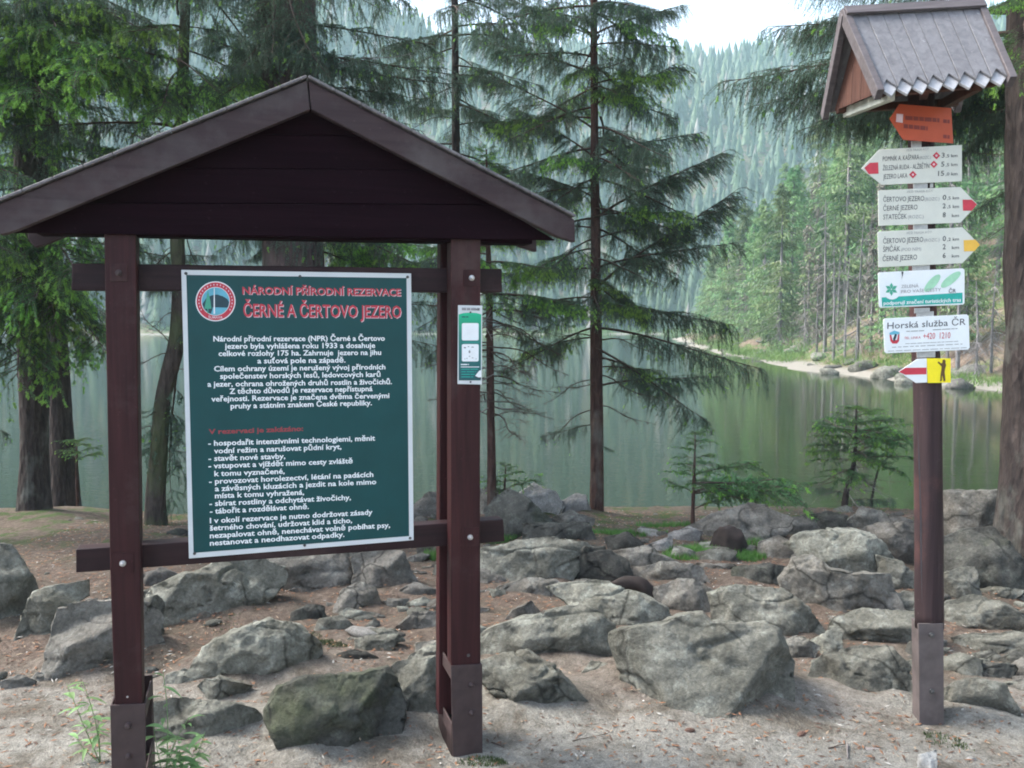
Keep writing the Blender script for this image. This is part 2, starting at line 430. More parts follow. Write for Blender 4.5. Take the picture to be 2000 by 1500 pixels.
def ground_mat():
    m, nt, b = mat_new('forest_floor')
    v = coords(nt, 'Object')
    sep = nt.nodes.new('ShaderNodeSeparateXYZ'); nt.links.new(v, sep.inputs[0])
    n1 = noise(nt, v, 1.5, 7, 0.62, 0.3)
    n2 = noise(nt, v, 22, 7, 0.7)
    n3 = noise(nt, v, 70, 4, 0.7)
    sand = ramp(nt, n2, [(0.3, (0.145, 0.140, 0.122)), (0.5, (0.235, 0.226, 0.200)), (0.72, (0.33, 0.318, 0.284))])
    litter = ramp(nt, n2, [(0.28, (0.060, 0.045, 0.037)), (0.5, (0.125, 0.096, 0.077)), (0.72, (0.20, 0.162, 0.133))])
    earth = ramp(nt, n2, [(0.3, (0.055, 0.045, 0.034)), (0.7, (0.135, 0.113, 0.087))])
    # trodden sand near the path (small y), needle litter beyond
    ad = nt.nodes.new('ShaderNodeMath'); ad.operation = 'MULTIPLY_ADD'
    nt.links.new(n1, ad.inputs[0]); ad.inputs[1].default_value = 2.6; nt.links.new(sep.outputs[1], ad.inputs[2])
    mr = nt.nodes.new('ShaderNodeMapRange'); mr.inputs[1].default_value = 4.75; mr.inputs[2].default_value = 5.75
    nt.links.new(ad.outputs[0], mr.inputs[0])
    c = mixc(nt, mr.outputs[0], sand, litter)
    n4 = noise(nt, v, 3.1, 6, 0.65, 0.4)
    c = mixc(nt, ramp(nt, n4, [(0.46, (0, 0, 0)), (0.62, (0.8,) * 3)]), c, earth)
    mr2 = nt.nodes.new('ShaderNodeMapRange'); mr2.inputs[1].default_value = 7.5; mr2.inputs[2].default_value = 9.0
    nt.links.new(ad.outputs[0], mr2.inputs[0])
    n6 = noise(nt, v, 4.2, 5, 0.6)
    moss = ramp(nt, n3, [(0.3, (0.035, 0.055, 0.02)), (0.7, (0.08, 0.12, 0.04))])
    ms = nt.nodes.new('ShaderNodeMath'); ms.operation = 'MULTIPLY'
    nt.links.new(mr2.outputs[0], ms.inputs[0]); nt.links.new(ramp(nt, n6, [(0.5, (0, 0, 0)), (0.6, (1, 1, 1))]), ms.inputs[1])
    c = mixc(nt, ms.outputs[0], c, moss)
    n5 = noise(nt, v, 140, 3, 0.7)
    c = mixc(nt, 0.8, c, ramp(nt, n5, [(0.3, (0.6,) * 3), (0.7, (1.3,) * 3)]), 'MULTIPLY')
    nt.links.new(c, b.inputs['Base Color'])
    b.inputs['Roughness'].default_value = 0.95; b.inputs['Specular IOR Level'].default_value = 0.15
    a2 = nt.nodes.new('ShaderNodeMath'); a2.operation = 'ADD'
    nt.links.new(n2, a2.inputs[0]); nt.links.new(n3, a2.inputs[1])
    bump(nt, b, a2.outputs[0], 0.8, 0.02)
    return m

def hill_mat():
    m, nt, b = mat_new('hillside_floor')
    v = coords(nt, 'Object')
    sep = nt.nodes.new('ShaderNodeSeparateXYZ'); nt.links.new(v, sep.inputs[0])
    n1 = noise(nt, v, 0.5, 9, 0.66, 0.3)
    n2 = noise(nt, v, 4.5, 7, 0.7)
    floor = ramp(nt, n2, [(0.3, (0.10, 0.075, 0.055)), (0.5, (0.20, 0.15, 0.115)), (0.7, (0.30, 0.25, 0.20))])
    green = ramp(nt, n2, [(0.3, (0.05, 0.08, 0.025)), (0.7, (0.13, 0.19, 0.06))])
    c = mixc(nt, ramp(nt, n1, [(0.45, (0, 0, 0)), (0.58, (0.85,) * 3)]), floor, green)
    # pale granite sand beach just above the water line, its top edge uneven
    az = nt.nodes.new('ShaderNodeMath'); az.operation = 'MULTIPLY_ADD'; az.inputs[1].default_value = -0.35
    nt.links.new(n2, az.inputs[0]); nt.links.new(sep.outputs[2], az.inputs[2])
    mr = nt.nodes.new('ShaderNodeMapRange'); mr.inputs[1].default_value = WATER_Z + 0.02; mr.inputs[2].default_value = WATER_Z + 0.12
    mr.inputs[3].default_value = 1; mr.inputs[4].default_value = 0
    nt.links.new(az.outputs[0], mr.inputs[0])
    c = mixc(nt, mr.outputs[0], c, (0.25, 0.235, 0.205))
    nt.links.new(c, b.inputs['Base Color'])
    b.inputs['Roughness'].default_value = 0.95; b.inputs['Specular IOR Level'].default_value = 0.1
    bump(nt, b, n2, 0.8, 0.15)
    return m
M['ground'] = ground_mat(); M['hill'] = hill_mat()

def sub_mesh(name, mask, m):
    f = tf[mask]; u, inv = np.unique(f.ravel(), return_inverse=True)
    o = mesh_obj(name, tv[u], inv.reshape(-1, 4), m, smooth=True)
    return o
tag(sub_mesh('ground', near_mask, M['ground']), 'sandy trodden ground with rusty needle litter under the signs', kind='structure')
tag(sub_mesh('hillside', ~near_mask, M['hill']), 'steep forested slopes rising around the lake', kind='structure')

def water_mat():
    m, nt, b = mat_new('lake_water')
    v = coords(nt, 'Object', (1, 1, 1))
    n = noise(nt, v, 2.2, 3, 0.5)
    n2 = noise(nt, coords(nt, 'Object', (0.35, 1.0, 1)), 7, 2, 0.5)
    b.inputs['Base Color'].default_value = (0.014, 0.022, 0.009, 1)
    b.inputs['Roughness'].default_value = 0.05
    b.inputs['IOR'].default_value = 1.33
    b.inputs['Specular IOR Level'].default_value = 0.5
    ad = nt.nodes.new('ShaderNodeMath'); ad.operation = 'ADD'
    nt.links.new(n, ad.inputs[0]); nt.links.new(n2, ad.inputs[1])
    bump(nt, b, ad.outputs[0], 0.13, 0.02)
    return m
M['water'] = water_mat()
wv = [(-330, 8.6, WATER_Z), (15.8, 8.6, WATER_Z), (75, 140, WATER_Z), (90, 245, WATER_Z), (-330, 245, WATER_Z)]
tag(mesh_obj('lake', wv, [(0, 1, 2, 3, 4)], M['water']), 'still grey green mountain lake reflecting the spruces', kind='structure')

# ------------------------------------------------------------------ planes that stand in the place, used for boards and signs
class Plane:
    def __init__(s, O, deg):
        a = math.radians(deg); s.O = np.asarray(O, float)
        s.n = np.array([math.sin(a), -math.cos(a), 0.0]); s.ex = np.array([math.cos(a), math.sin(a), 0.0])
    def at(s, px, py, off=0.0):
        d = ray(px, py); t = ((s.O - CAM) @ s.n + off) / (d @ s.n)
        return CAM + d * t

def prism_geo(pl, pts, off, thick):
    n = len(pts); fr = [pl.at(x, y, off) for x, y in pts]
    # make sure the front polygon faces the viewer
    area = sum(pts[i][0] * pts[(i + 1) % n][1] - pts[(i + 1) % n][0] * pts[i][1] for i in range(n))
    if area > 0: fr = fr[::-1]
    v = fr + [q - pl.n * thick for q in fr]
    f = [tuple(range(n))] + [tuple(range(n, 2 * n))[::-1]]
    f += [(i, n + i, n + (i + 1) % n, (i + 1) % n) for i in range(n)]
    return v, f

def bevel(o, w, seg=2):
    b = o.modifiers.new('bevel', 'BEVEL'); b.width = w; b.segments = seg; b.limit_method = 'ANGLE'
    b.angle_limit = math.radians(35)
    return o

def prism(name, pl, pts, off, thick, m, parent, bev=0.004, label=None):
    v, f = prism_geo(pl, pts, off, thick)
    c = np.mean(v, 0)
    # local axes follow the plane so that the wood grain runs along the piece
    R = Matrix((tuple(pl.ex), tuple(-pl.n), (0, 0, 1))).transposed()
    Ri = np.array(R.transposed())
    vl = [(Ri @ (np.asarray(q) - c)) for q in v]
    o = mesh_obj(name, vl, f, m, parent)
    o.matrix_local = Matrix.Translation(Vector(c) - (parent.location if parent is not None and parent.parent is None else Vector((0, 0, 0)))) @ R.to_4x4()
    if bev: bevel(o, bev)
    if label: o['label'] = label
    return o

def world_child(o, parent):
    """parent keeping world coordinates, parents are never rotated"""
    o.parent = parent
    return o

def acc_prism(acc, pl, pts, off, thick, mi):
    v, f = prism_geo(pl, pts, off, thick); acc.add(v, f, mi)

def bolt(name, pl, px, py, off, r, h, m, parent, nut=True):
    c = pl.at(px, py, off); acc = Acc()
    up = np.array([0, 0, 1.0])
    def ring(rr, d, n=12):
        return [c + pl.n * d + rr * (math.cos(t) * pl.ex + math.sin(t) * up) for t in np.arange(n) * 2 * math.pi / n]
    rings = [ring(r * 1.0, -0.002), ring(r * 1.0, h * 0.25), ring(r * 0.93, h * 0.35)]
    if nut: rings += [ring(r * 0.62, h * 0.37), ring(r * 0.6, h), ring(r * 0.45, h * 1.08)]
    else: rings += [ring(r * 0.6, h * 0.9), ring(r * 0.2, h)]
    v = [q for g in rings for q in g]; n = 12; f = []
    for i in range(len(rings) - 1):
        f += [(i * n + j, i * n + (j + 1) % n, (i + 1) * n + (j + 1) % n, (i + 1) * n + j) for j in range(n)]
    f.append(tuple((len(rings) - 1) * n + j for j in range(n)))
    acc.add(v, f, 0)
    o = acc.build(name, m, None)
    put_under(o, parent); return o

def put_under(o, parent):
    """mesh given in world coordinates -> child of parent (parents only carry translations or full matrices)"""
    bpy.context.view_layer.update() if False else None
    pm = parent_matrix(parent)
    o.data.transform(pm.inverted()); o.parent = parent
    return o

def parent_matrix(p):
    mtx = Matrix.Identity(4)
    while p is not None:
        mtx = p.matrix_basis @ mtx
        p = p.parent
    return mtx

# ------------------------------------------------------------------ lettering
_txt = {}
def text_geo(s, bold=0.0, spacing=1.0):
    k = (s, bold, spacing)
    if k in _txt: return _txt[k]
    c = bpy.data.curves.new('lettering', 'FONT'); c.body = s; c.offset = bold; c.resolution_u = 2
    c.space_character = spacing
    o = bpy.data.objects.new('lettering', c)
    me = o.to_mesh()
    v = np.array([tuple(q.co) for q in me.vertices]); f = [tuple(p.vertices) for p in me.polygons]
    o.to_mesh_clear(); bpy.data.objects.remove(o); bpy.data.curves.remove(c)
    v = v - np.array([v[:, 0].min(), 0, 0])
    _txt[k] = (v, f, v[:, 0].max())
    return _txt[k]

def acc_text(acc, pl, s, a, b, cap, off, mi, bold=0.008, shear=0.0):
    """line of lettering from base point a to base point b (photo pixels), cap height in pixels"""
    v, f, w = text_geo(s, bold)
    A = pl.at(a[0], a[1], off); B = pl.at(b[0], b[1], off); C = pl.at(a[0], a[1] - cap, off)
    ex = (B - A) / w; ey = np.array([0, 0, 1.0]) * (np.linalg.norm(C - A) / 0.69)
    q = A + np.outer(v[:, 0] + shear * v[:, 1], ex) + np.outer(v[:, 1], ey)
    acc.add(q, f, mi)

def acc_poly(acc, pl, pts, off, mi):
    n = len(pts)
    area = sum(pts[i][0] * pts[(i + 1) % n][1] - pts[(i + 1) % n][0] * pts[i][1] for i in range(n))
    v = [pl.at(x, y, off) for x, y in pts]
    if area > 0: v = v[::-1]
    acc.add(v, [tuple(range(n))], mi)

def circ(cx, cy, r, n=28, ry=None, a0=0, a1=2 * math.pi):
    ry = ry or r
    return [(cx + r * math.cos(a0 + (a1 - a0) * i / n), cy + ry * math.sin(a0 + (a1 - a0) * i / n)) for i in range(n)]

def acc_ring(acc, pl, cx, cy, r0, r1, off, mi, n=36):
    a = circ(cx, cy, r0, n); b = circ(cx, cy, r1, n)
    for i in range(n):
        j = (i + 1) % n
        acc_poly(acc, pl, [a[i], a[j], b[j], b[i]], off, mi)

def acc_bars(acc, pl, a, b, h, off, mi, seed=0, gap=0.25):
    """row of tiny illegible print"""
    r = random.Random(seed); n = max(3, int(abs(b[0] - a[0]) / 5.0)); t = 0
    while t < 1:
        w = r.uniform(1.2, 3.2) / n
        t2 = min(1, t + w)
        p = lambda q, dy: (a[0] + (b[0] - a[0]) * q, a[1] + (b[1] - a[1]) * q - dy)
        acc_poly(acc, pl, [p(t, 0), p(t2, 0), p(t2, h), p(t, h)], off, mi)
        t = t2 + gap / n

# ------------------------------------------------------------------ the roofed information board
BP = Plane(P(240, 800, 2.87), 17.5)
base = BP.at(560, 1540, -0.07); base = (float(base[0]), float(base[1]), 0.0)
board = empty('information_board', base)
tag(board, 'brown wooden notice board with a gabled roof and a green reserve panel', 'notice board')

def bp(name, pts, off, thick, m, bev=0.004, label=None, parent=None):
    return prism(name, BP, pts, off, thick, m, parent or board, bev, label)

bp('post', [(203, 446), (265, 446), (274, 1120), (278, 1382), (224, 1382), (215, 1120)], 0.0, 0.07, M['paint_v'])
bp('post', [(881, 452), (939, 452), (938, 1000), (939, 1302), (881, 1302)], 0.0, 0.07, M['paint_v'])
bp('post', [(226, 466), (268, 466), (280, 1400), (232, 1400)], -0.15, 0.06, M['paint_v'])
bp('post', [(860, 470), (906, 470), (906, 1396), (857, 1396)], -0.15, 0.06, M['paint_v'])
bp('beam', [(140, 514), (980, 525), (981, 571), (139, 567)], -0.076, 0.065, M['paint_h'])
bp('beam', [(148, 1073), (983, 1014), (986, 1058), (148, 1119)], -0.076, 0.07, M['paint_h'])
# gable
bl = bp('barge_board', [(-14, 402), (600, 156), (606, 214), (35, 449), (2, 459), (-14, 440)], 0.085, 0.035, M['barge'])
br = bp('barge_board', [(602, 156), (1122, 428), (1124, 473), (1089, 462), (608, 214)], 0.085, 0.035, M['barge'])
for o_, sx in ((bl, 1), (br, -1)):
    # same boards at the back of the roof
    for ob in (o_,):
        d = link('barge_board', ob.data, board); d.matrix_local = Matrix.Translation(Vector(-BP.n * 0.45)) @ ob.matrix_basis
        bevel(d, 0.004)
def gx_l(y): return 606 - (y - 205) * (606 - 22) / (449 - 205)
def gx_r(y): return 606 + (y - 205) * (1100 - 606) / (466 - 205)
rows = [(212, 262), (263, 328), (329, 396), (397, 458)]
for i, (y0, y1) in enumerate(rows):
    e0 = 8 if i == 3 else 0
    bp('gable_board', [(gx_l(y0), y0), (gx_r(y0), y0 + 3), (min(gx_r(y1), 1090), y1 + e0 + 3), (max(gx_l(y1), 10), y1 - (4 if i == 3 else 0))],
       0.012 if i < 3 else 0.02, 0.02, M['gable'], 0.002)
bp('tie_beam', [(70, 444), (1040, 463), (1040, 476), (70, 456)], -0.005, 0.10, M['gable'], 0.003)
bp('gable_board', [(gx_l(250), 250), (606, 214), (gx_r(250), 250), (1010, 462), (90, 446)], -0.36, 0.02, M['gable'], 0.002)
# roof boards, laid from front to back over the two slopes
TL, TR, TC = BP.at(-16, 399, 0.10), BP.at(1124, 424, 0.10), BP.at(601, 151, 0.10)
def slab(a, b, name, m, parent, depth, th, n):
    a = np.asarray(a); b = np.asarray(b); d = b - a; d /= np.linalg.norm(d)
    up = np.cross(d, -n); up /= np.linalg.norm(up)
    if up[2] < 0: up = -up
    v = [a, b, b - n * depth, a - n * depth]; v = v + [q + up * th for q in v]
    f = [(0, 3, 2, 1), (4, 5, 6, 7), (0, 1, 5, 4), (1, 2, 6, 5), (2, 3, 7, 6), (3, 0, 4, 7)]
    o = mesh_obj(name, v, f, m); put_under(o, parent)
    bevel(o, 0.002, 1)
    return o
for A, B in ((TC, TL), (TC, TR)):
    n = 11
    for i in range(n):
        a = A + (B - A) * (i / n + 0.0006); b = A + (B - A) * ((i + 1) / n - 0.0006)
        slab(a, b, 'roof_board', M['deck'], board, 0.60 + rnd.uniform(-.004, .004), 0.010, BP.n)

# metal shoes at the feet
for (pl_, side) in (((215, 1378, 284, 1375, 285, 1545, 219, 1545), -1), ((881, 1301, 942, 1297, 943, 1545, 886, 1545), 1)):
    x0, y0, x1, y1, x2, y2, x3, y3 = pl_
    br_ = bp('bracket', [(x0, y0), (x1, y1), (x2, y2), (x3, y3)], 0.010, 0.009, M['bracket'], 0.0015)
    q0 = BP.at(x0, y0, 0.001); q1 = BP.at(x1, y1, 0.001); qb = BP.at(x3, y3, 0.001)
    acc = Acc()
    def boxw(c0, ex, ey, ez):
        c0 = np.asarray(c0); v = [c0 + ex * i + ey * j + ez * k for k in (0, 1) for j in (0, 1) for i in (0, 1)]
        acc.add(v, [(0, 2, 3, 1), (4, 5, 7, 6), (0, 1, 5, 4), (2, 6, 7, 3), (0, 4, 6, 2), (1, 3, 7, 5)])
    for q in (q0, q1 - BP.ex * 0.006):                 # side straps of the U
        boxw(q - np.array([0, 0, 0.055]), BP.ex * 0.006, -BP.n * 0.235, np.array([0, 0, 0.055]))
        boxw(np.array([q[0], q[1], 0.0]), BP.ex * 0.006, -BP.n * 0.235, np.array([0, 0, 0.14]))
        boxw(np.array([q[0], q[1], 0.0]) - BP.n * 0.205, BP.ex * 0.006, -BP.n * 0.03, np.array([0, 0, q[2]]))
    boxw(np.array([q0[0], q0[1], 0.0]) - BP.n * 0.235, BP.ex * (np.linalg.norm(q1 - q0)), -BP.n * 0.006, np.array([0, 0, q0[2]]))
    boxw(np.array([q0[0], q0[1], -0.02]), BP.ex * (np.linalg.norm(q1 - q0)), -BP.n * 0.235, np.array([0, 0, 0.10]))
    o = acc.build('bracket_cage', M['bracket']); put_under(o, board); bevel(o, 0.001, 1)
for x, y in ((250, 1417), (251, 1477), (921, 1337), (921, 1392)):
    bolt('bolt', BP, x, y, 0.010, 0.012, 0.014, M['bracket'], board, False)
bolt('bolt', BP, 249, 1361, 0.0, 0.004, 0.004, M['steel'], board, False)
bolt('bolt', BP, 915, 1280, 0.0, 0.007, 0.001, M['screw'], board, False)  # no bolt here: flat disc coloured dark in place of an open hole
for x, y, s in ((232, 533, 17), (240, 1100, 20), (921, 543, 16), (918, 1049, 18)):
    bp('washer', [(x - s, y - s), (x + s, y - s - 1), (x + s, y + s - 1), (x - s, y + s)], 0.004, 0.004, M['paint_v'], 0.0006)
    bolt('bolt', BP, x, y, 0.004, 0.011, 0.020, M['steel'] if y > 540 else M['bracket'], board, True)

# the green panel
PANEL = BP
panel = bp('panel', [(354, 527), (803, 534), (808, 1055), (369, 1091)], -0.064, 0.012, M['sign_white'], 0.001, 'white bordered green panel with white Czech rules')
acc = Acc()
acc_poly(acc, BP, [(364, 537), (794, 543), (799, 1047), (378, 1080)], -0.0632, 0)
o = acc.build('green_field', M['panel_green']); put_under(o, panel)
LO = -0.0625
acc = Acc()
body_lines = [
 ("Národní přírodní rezervace (NPR) Černé a Čertovo", 416.8, 666.7, 751.6, 665.3),
 ("jezero byla vyhlášena roku 1933 a dosahuje", 438.9, 681, 732.9, 679.2),
 ("celkové rozlohy 175 ha. Zahrnuje  jezero na jihu", 426.9, 695.3, 744.4, 692.9),
 ("a suťová pole na západě.", 502.7, 709.7, 674.8, 707.8),
 ("Cílem ochrany území je nerušený vývoj přírodních", 418, 725.3, 752.8, 721.2),
 ("společenstev horských lesů, ledovcových karů", 430, 739.7, 743.2, 735.6),
 ("a jezer, ochrana ohrožených druhů rostlin a živočichů.", 405.3, 755.3, 765.5, 750),
 ("Z těchto důvodů je rezervace nepřístupná", 448, 769.2, 727.6, 763.7),
 ("veřejnosti. Rezervace je značena dvěma červenými", 412.7, 784.3, 760.5, 777.1),
 ("pruhy a státním znakem České republiky.", 450.4, 798, 726.4, 791.3),
 ("- hospodařit intenzivními technologiemi, měnit", 406.7, 870.8, 732.6, 860.3),
 ("vodní režim a narušovat půdní kryt,", 418, 885.6, 667, 877),
 ("- stavět nové stavby,", 407.2, 900.5, 557.3, 895.5),
 ("- vstupovat a vjíždět mimo cesty zvláště", 407.2, 915, 688.9, 904.7),
 ("k tomu vyznačené,", 418.7, 930, 556.2, 924.9),
 ("- provozovat horolezectví, létání na padácích", 408.3, 945.4, 729.2, 931.1),
 ("a závěsných kluzácích a jezdit na kole mimo", 419.8, 959.4, 734.9, 945.4),
 ("místa k tomu vyhražená,", 419.8, 973.2, 594.1, 966),
 ("- sbírat rostliny a odchytávat živočichy,", 409, 988.6, 685.5, 976),
 ("- tábořit a rozdělávat ohně.", 410, 1003.6, 603.3, 993.9),
 ("I v okolí rezervace je nutno dodržovat zásady", 409.9, 1022, 727.5, 1004.7),
 ("šetrného chování, udržovat klid a ticho,", 409.9, 1036.4, 687.8, 1020.8),
 ("nezapalovat ohně, nenechávat volně pobíhat psy,", 409.9, 1051.2, 762, 1030),
 ("nestanovat a neodhazovat odpadky.", 409.9, 1065.7, 672.8, 1048.4)]
for s, x0, y0, x1, y1 in body_lines:
    acc_text(acc, BP, s, (x0, y0), (x1, y1), 10.2, LO, 0, 0.022)
o = acc.build('lettering', M['white']); put_under(o, panel)
acc = Acc()
for s, x0, y0, x1, y1, c, bo in (("NÁRODNÍ PŘÍRODNÍ REZERVACE", 473.7, 574.3, 782.8, 577.6, 14, 0.012),
                              ("ČERNÉ A ČERTOVO JEZERO", 475.6, 618, 783.5, 620.5, 24.5, 0.012)):
    acc_text(acc, BP, s, (x0 + 1.3, y0 + 1.3), (x1 + 1.3, y1 + 1.3), c, LO, 1, 0.016)
    acc_text(acc, BP, s, (x0, y0), (x1, y1), c, LO + 0.0008, 0, 0.014 if c > 20 else 0.02)
o = acc.build('heading', [M['red'], M['pinkish']]); put_under(o, panel)
acc = Acc(); acc_text(acc, BP, "V rezervaci je zakázáno:", (407.6, 847.8), (592.3, 841.4), 9.5, LO, 0, 0.03)
o = acc.build('subheading', M['red_faded']); put_under(o, panel)
# round emblem
acc = Acc(); cx, cy = 421, 588.5
acc_poly(acc, BP, circ(cx, cy, 39, 48), LO, 0)
acc_poly(acc, BP, circ(cx, cy, 37, 48), LO + 0.0006, 1)
acc_poly(acc, BP, circ(cx, cy, 28, 40), LO + 0.0012, 0)
acc_poly(acc, BP, circ(cx, cy, 27, 40), LO + 0.0018, 2)
acc_poly(acc, BP, [(395, 594), (403, 582), (413, 577), (424, 575), (436, 579), (444, 584), (447.5, 590), (446, 598), (440, 606), (430, 612), (421, 615), (409, 612), (399, 604)], LO + 0.0024, 3)
acc_poly(acc, BP, [(416, 600), (445, 601), (440, 607), (430, 612.5), (421, 615), (412, 613.5)], LO + 0.0030, 5)
for (x, w, y0, y1, mi) in ((406, 1.1, 566, 612, 4), (418.5, 1.4, 563, 613, 0)):
    acc_poly(acc, BP, [(x - w * .5, y0), (x + w * .5, y0), (x + w, y1), (x - w, y1)], LO + 0.0036, mi)
acc_poly(acc, BP, [(406, 566), (411, 588), (413, 603), (399, 603), (402, 588)], LO + 0.0033, 4)
for k in range(22):
    a = math.radians(150 + k * 240 / 21)
    x, y = cx + 32.5 * math.cos(a), cy + 32.5 * math.sin(a)
    if abs(math.cos(a)) < 0.05: continue
    acc_poly(acc, BP, circ(x, y, 1.25, 6, 1.9), LO + 0.0012, 6)
acc_text(acc, BP, "ŠUMAVA", (407, 622.2), (435, 622.2), 5, LO + 0.0012, 6, 0.02)
o = acc.build('emblem', [M['white'], M['red'], M['skyblue'], M['navy'], M['emblem_green'], M['skyblue'], M['pinkish']]); put_under(o, panel)
for x, y in ((363, 534), (586, 540), (796, 541), (380, 1081), (595, 1065), (801, 1051)):
    bolt('screw', BP, x, y, -0.0630, 0.0055, 0.005, M['screw'], panel, False)

# narrow information plate on the right post
plate = bp('plate', [(895, 596), (942, 597), (941, 751), (894, 750)], 0.006, 0.005, M['sign_white'], 0.0006, 'narrow white and green hiking plate screwed to the right post')
mg, ntg, bg = mat_new('plate_gradient')
sp_ = ntg.nodes.new('ShaderNodeSeparateXYZ'); ntg.links.new(coords(ntg, 'Generated'), sp_.inputs[0])
ntg.links.new(ramp(ntg, sp_.outputs[2], [(0.0, (0.012, 0.085, 0.10)), (0.35, (0.014, 0.14, 0.14)), (0.7, (0.012, 0.22, 0.17)), (0.86, (0.01, 0.36, 0.20)), (1.0, (0.008, 0.46, 0.25))]), bg.inputs['Base Color'])
bg.inputs['Roughness'].default_value = 0.45
acc = Acc()
acc_poly(acc, BP, [(896, 614), (905, 611.5), (918, 610.5), (931, 611.5), (940, 614), (939, 743), (896, 743)], 0.0066, 0)
o = acc.build('green_field', mg); put_under(o, plate)
acc = Acc()
def rrect(x0, y0, x1, y1, r=3):
    q = []
    for cx_, cy_, a in ((x1 - r, y0 + r, -90), (x1 - r, y1 - r, 0), (x0 + r, y1 - r, 90), (x0 + r, y0 + r, 180)):
        for k in range(4):
            t = math.radians(a + 30 * k); q.append((cx_ + r * math.cos(t), cy_ + r * math.sin(t)))
    return q
acc_poly(acc, BP, rrect(902, 631, 935, 665), 0.0072, 0)
acc_poly(acc, BP, rrect(902, 672, 935, 706), 0.0072, 0)
acc_bars(acc, BP, (902, 606), (937, 606.5), 5, 0.0072, 1, 4)
acc_text(acc, BP, ".cz", (928, 606), (937, 606), 5, 0.0078, 2, 0.01)
acc_bars(acc, BP, (902, 620), (915, 620), 2, 0.0072, 3, 8)
acc_poly(acc, BP, [(902, 668), (936, 668), (936, 669), (902, 669)], 0.0072, 4)
acc_poly(acc, BP, [(900, 716), (936, 716), (936, 717.4), (900, 717.4)], 0.0072, 0)
acc_bars(acc, BP, (900, 713), (916, 713), 2.2, 0.0072, 0, 5)
for k, y in enumerate((722, 727, 732, 737)):
    acc_bars(acc, BP, (901, y), (934 - 4 * (k % 2) - 6 * (k > 1), y), 1.8, 0.0072, 4, 20 + k)
for x, y, w, h in ((908, 679, 5, 3), (915, 677, 4, 2), (923, 678, 6, 2), (917, 687, 4, 6), (917, 696, 3, 2), (908, 701, 2, 2), (912, 700, 2, 3), (923, 699, 4, 1.5), (930, 701, 2, 2)):
    acc_poly(acc, BP, circ(x, y, w / 2, 7, h / 2), 0.0078, 1)
acc_poly(acc, BP, [(928, 734), (936, 724), (940, 723), (940, 737), (934, 737)], 0.0078, 0)
acc_poly(acc, BP, [(928, 734), (934, 737), (940, 737), (939.5, 740), (930, 738)], 0.0082, 2)
o = acc.build('print', [M['white'], M['ink_grey'], M['ink'], M['navy'], M['teal']]); put_under(o, plate); o['kind'] = 'stuff'
for y in (610, 746): bolt('screw', BP, 919, y, 0.0062, 0.004, 0.003, M['screw'], plate, False)

# ------------------------------------------------------------------ the signpost with its little roof
SP_ = Plane(P(1812, 800, 3.52), -5.5)
sb = SP_.at(1818, 1424, -0.04)
signpost = empty('signpost', (float(sb[0]), float(sb[1]), 0.0))
tag(signpost, 'brown wooden signpost with hiking arrows under a little plank roof', 'signpost')
pts = []; rad = []
for px, py, w in ((1800, 90, 46), (1799, 300, 48), (1802, 605, 50), (1811, 745, 53), (1813, 900, 54), (1814, 1100, 54), (1815, 1225, 55)):
    c = SP_.at(px, py, -0.062); pts.append(c); rad.append(w / 2 / FPX * c[1] * 0.97)
pts = np.array(pts); pi_ = np.linspace(0, len(pts) - 1, 26)
pts2 = np.stack([np.interp(pi_, range(len(pts)), pts[:, k]) for k in range(3)], 1); rad2 = np.interp(pi_, range(len(pts)), rad)
v, f = tube_geo(pts2, rad2, 28, True, 0, 0.03, 5)
o = mesh_obj('post', v, f, M['postwood'], smooth=True); put_under(o, signpost)
# long drying crack, a dark sliver set into the face
acc = Acc()
crack = [(1790, 800), (1793, 860), (1797, 1000), (1798, 1100), (1801, 1180), (1800.5, 1120), (1799.5, 1000), (1795, 880)]
acc_poly(acc, SP_, crack, 0.0035 - 0.012, 0)
o = acc.build('crack', M['ink']); put_under(o, signpost)
prism('anchor', SP_, [(1794, 1218), (1843, 1218), (1844, 1440), (1796, 1440)], -0.004, 0.008, M['anchor'], signpost, 0.0015)
prism('anchor', SP_, [(1796, 1221), (1841, 1221), (1842, 1440), (1798, 1440)], -0.118, 0.008, M['anchor'], signpost, 0.0015)
prism('anchor_core', SP_, [(1797, 1222), (1840, 1222), (1841, 1440), (1799, 1440)], -0.014, 0.10, M['anchor'], signpost, 0.002)
for x, y in ((1819, 1240), (1820, 1350)):
    bolt('bolt', SP_, x, y, -0.004, 0.011, 0.014, M['screw'], signpost, True)
o = None

def sign(pts, off, m, label):
    return prism('sign_plate', SP_, pts, off, 0.004, m, signpost, 0.0008, label)
def edge_inset(acc, pts, off, mi):
    acc_poly(acc, SP_, pts, off, mi)
F1 = 0.006
# orange, turned to another way
OP = Plane(SP_.at(1800, 240, 0.03), 12)
s0 = prism('sign_plate', OP, [(1738, 232), (1757, 203), (1858, 211), (1862, 280), (1765, 273)], 0.0, 0.004, M['orange'], signpost, 0.0008, 'small orange arrow sign right under the roof')
acc = Acc()
acc_poly(acc, OP, [(1751, 222), (1764, 223), (1763, 240), (1750, 238)], 0.001, 1)
for a, b, y, h in ((1768, 1835, 240, 10), (1765, 1812, 256, 10)):
    acc_bars(acc, OP, (a, y - 6), (b, y - 1), h * 0.8, 0.001, 0, int(a))
acc_bars(acc, OP, (1842, 240), (1855, 241), 7, 0.001, 0, 3); acc_bars(acc, OP, (1842, 270), (1855, 271), 7, 0.001, 0, 4)
o = acc.build('print', [M['orange_text'], M['pinkish']]); put_under(o, s0); o['kind'] = 'stuff'

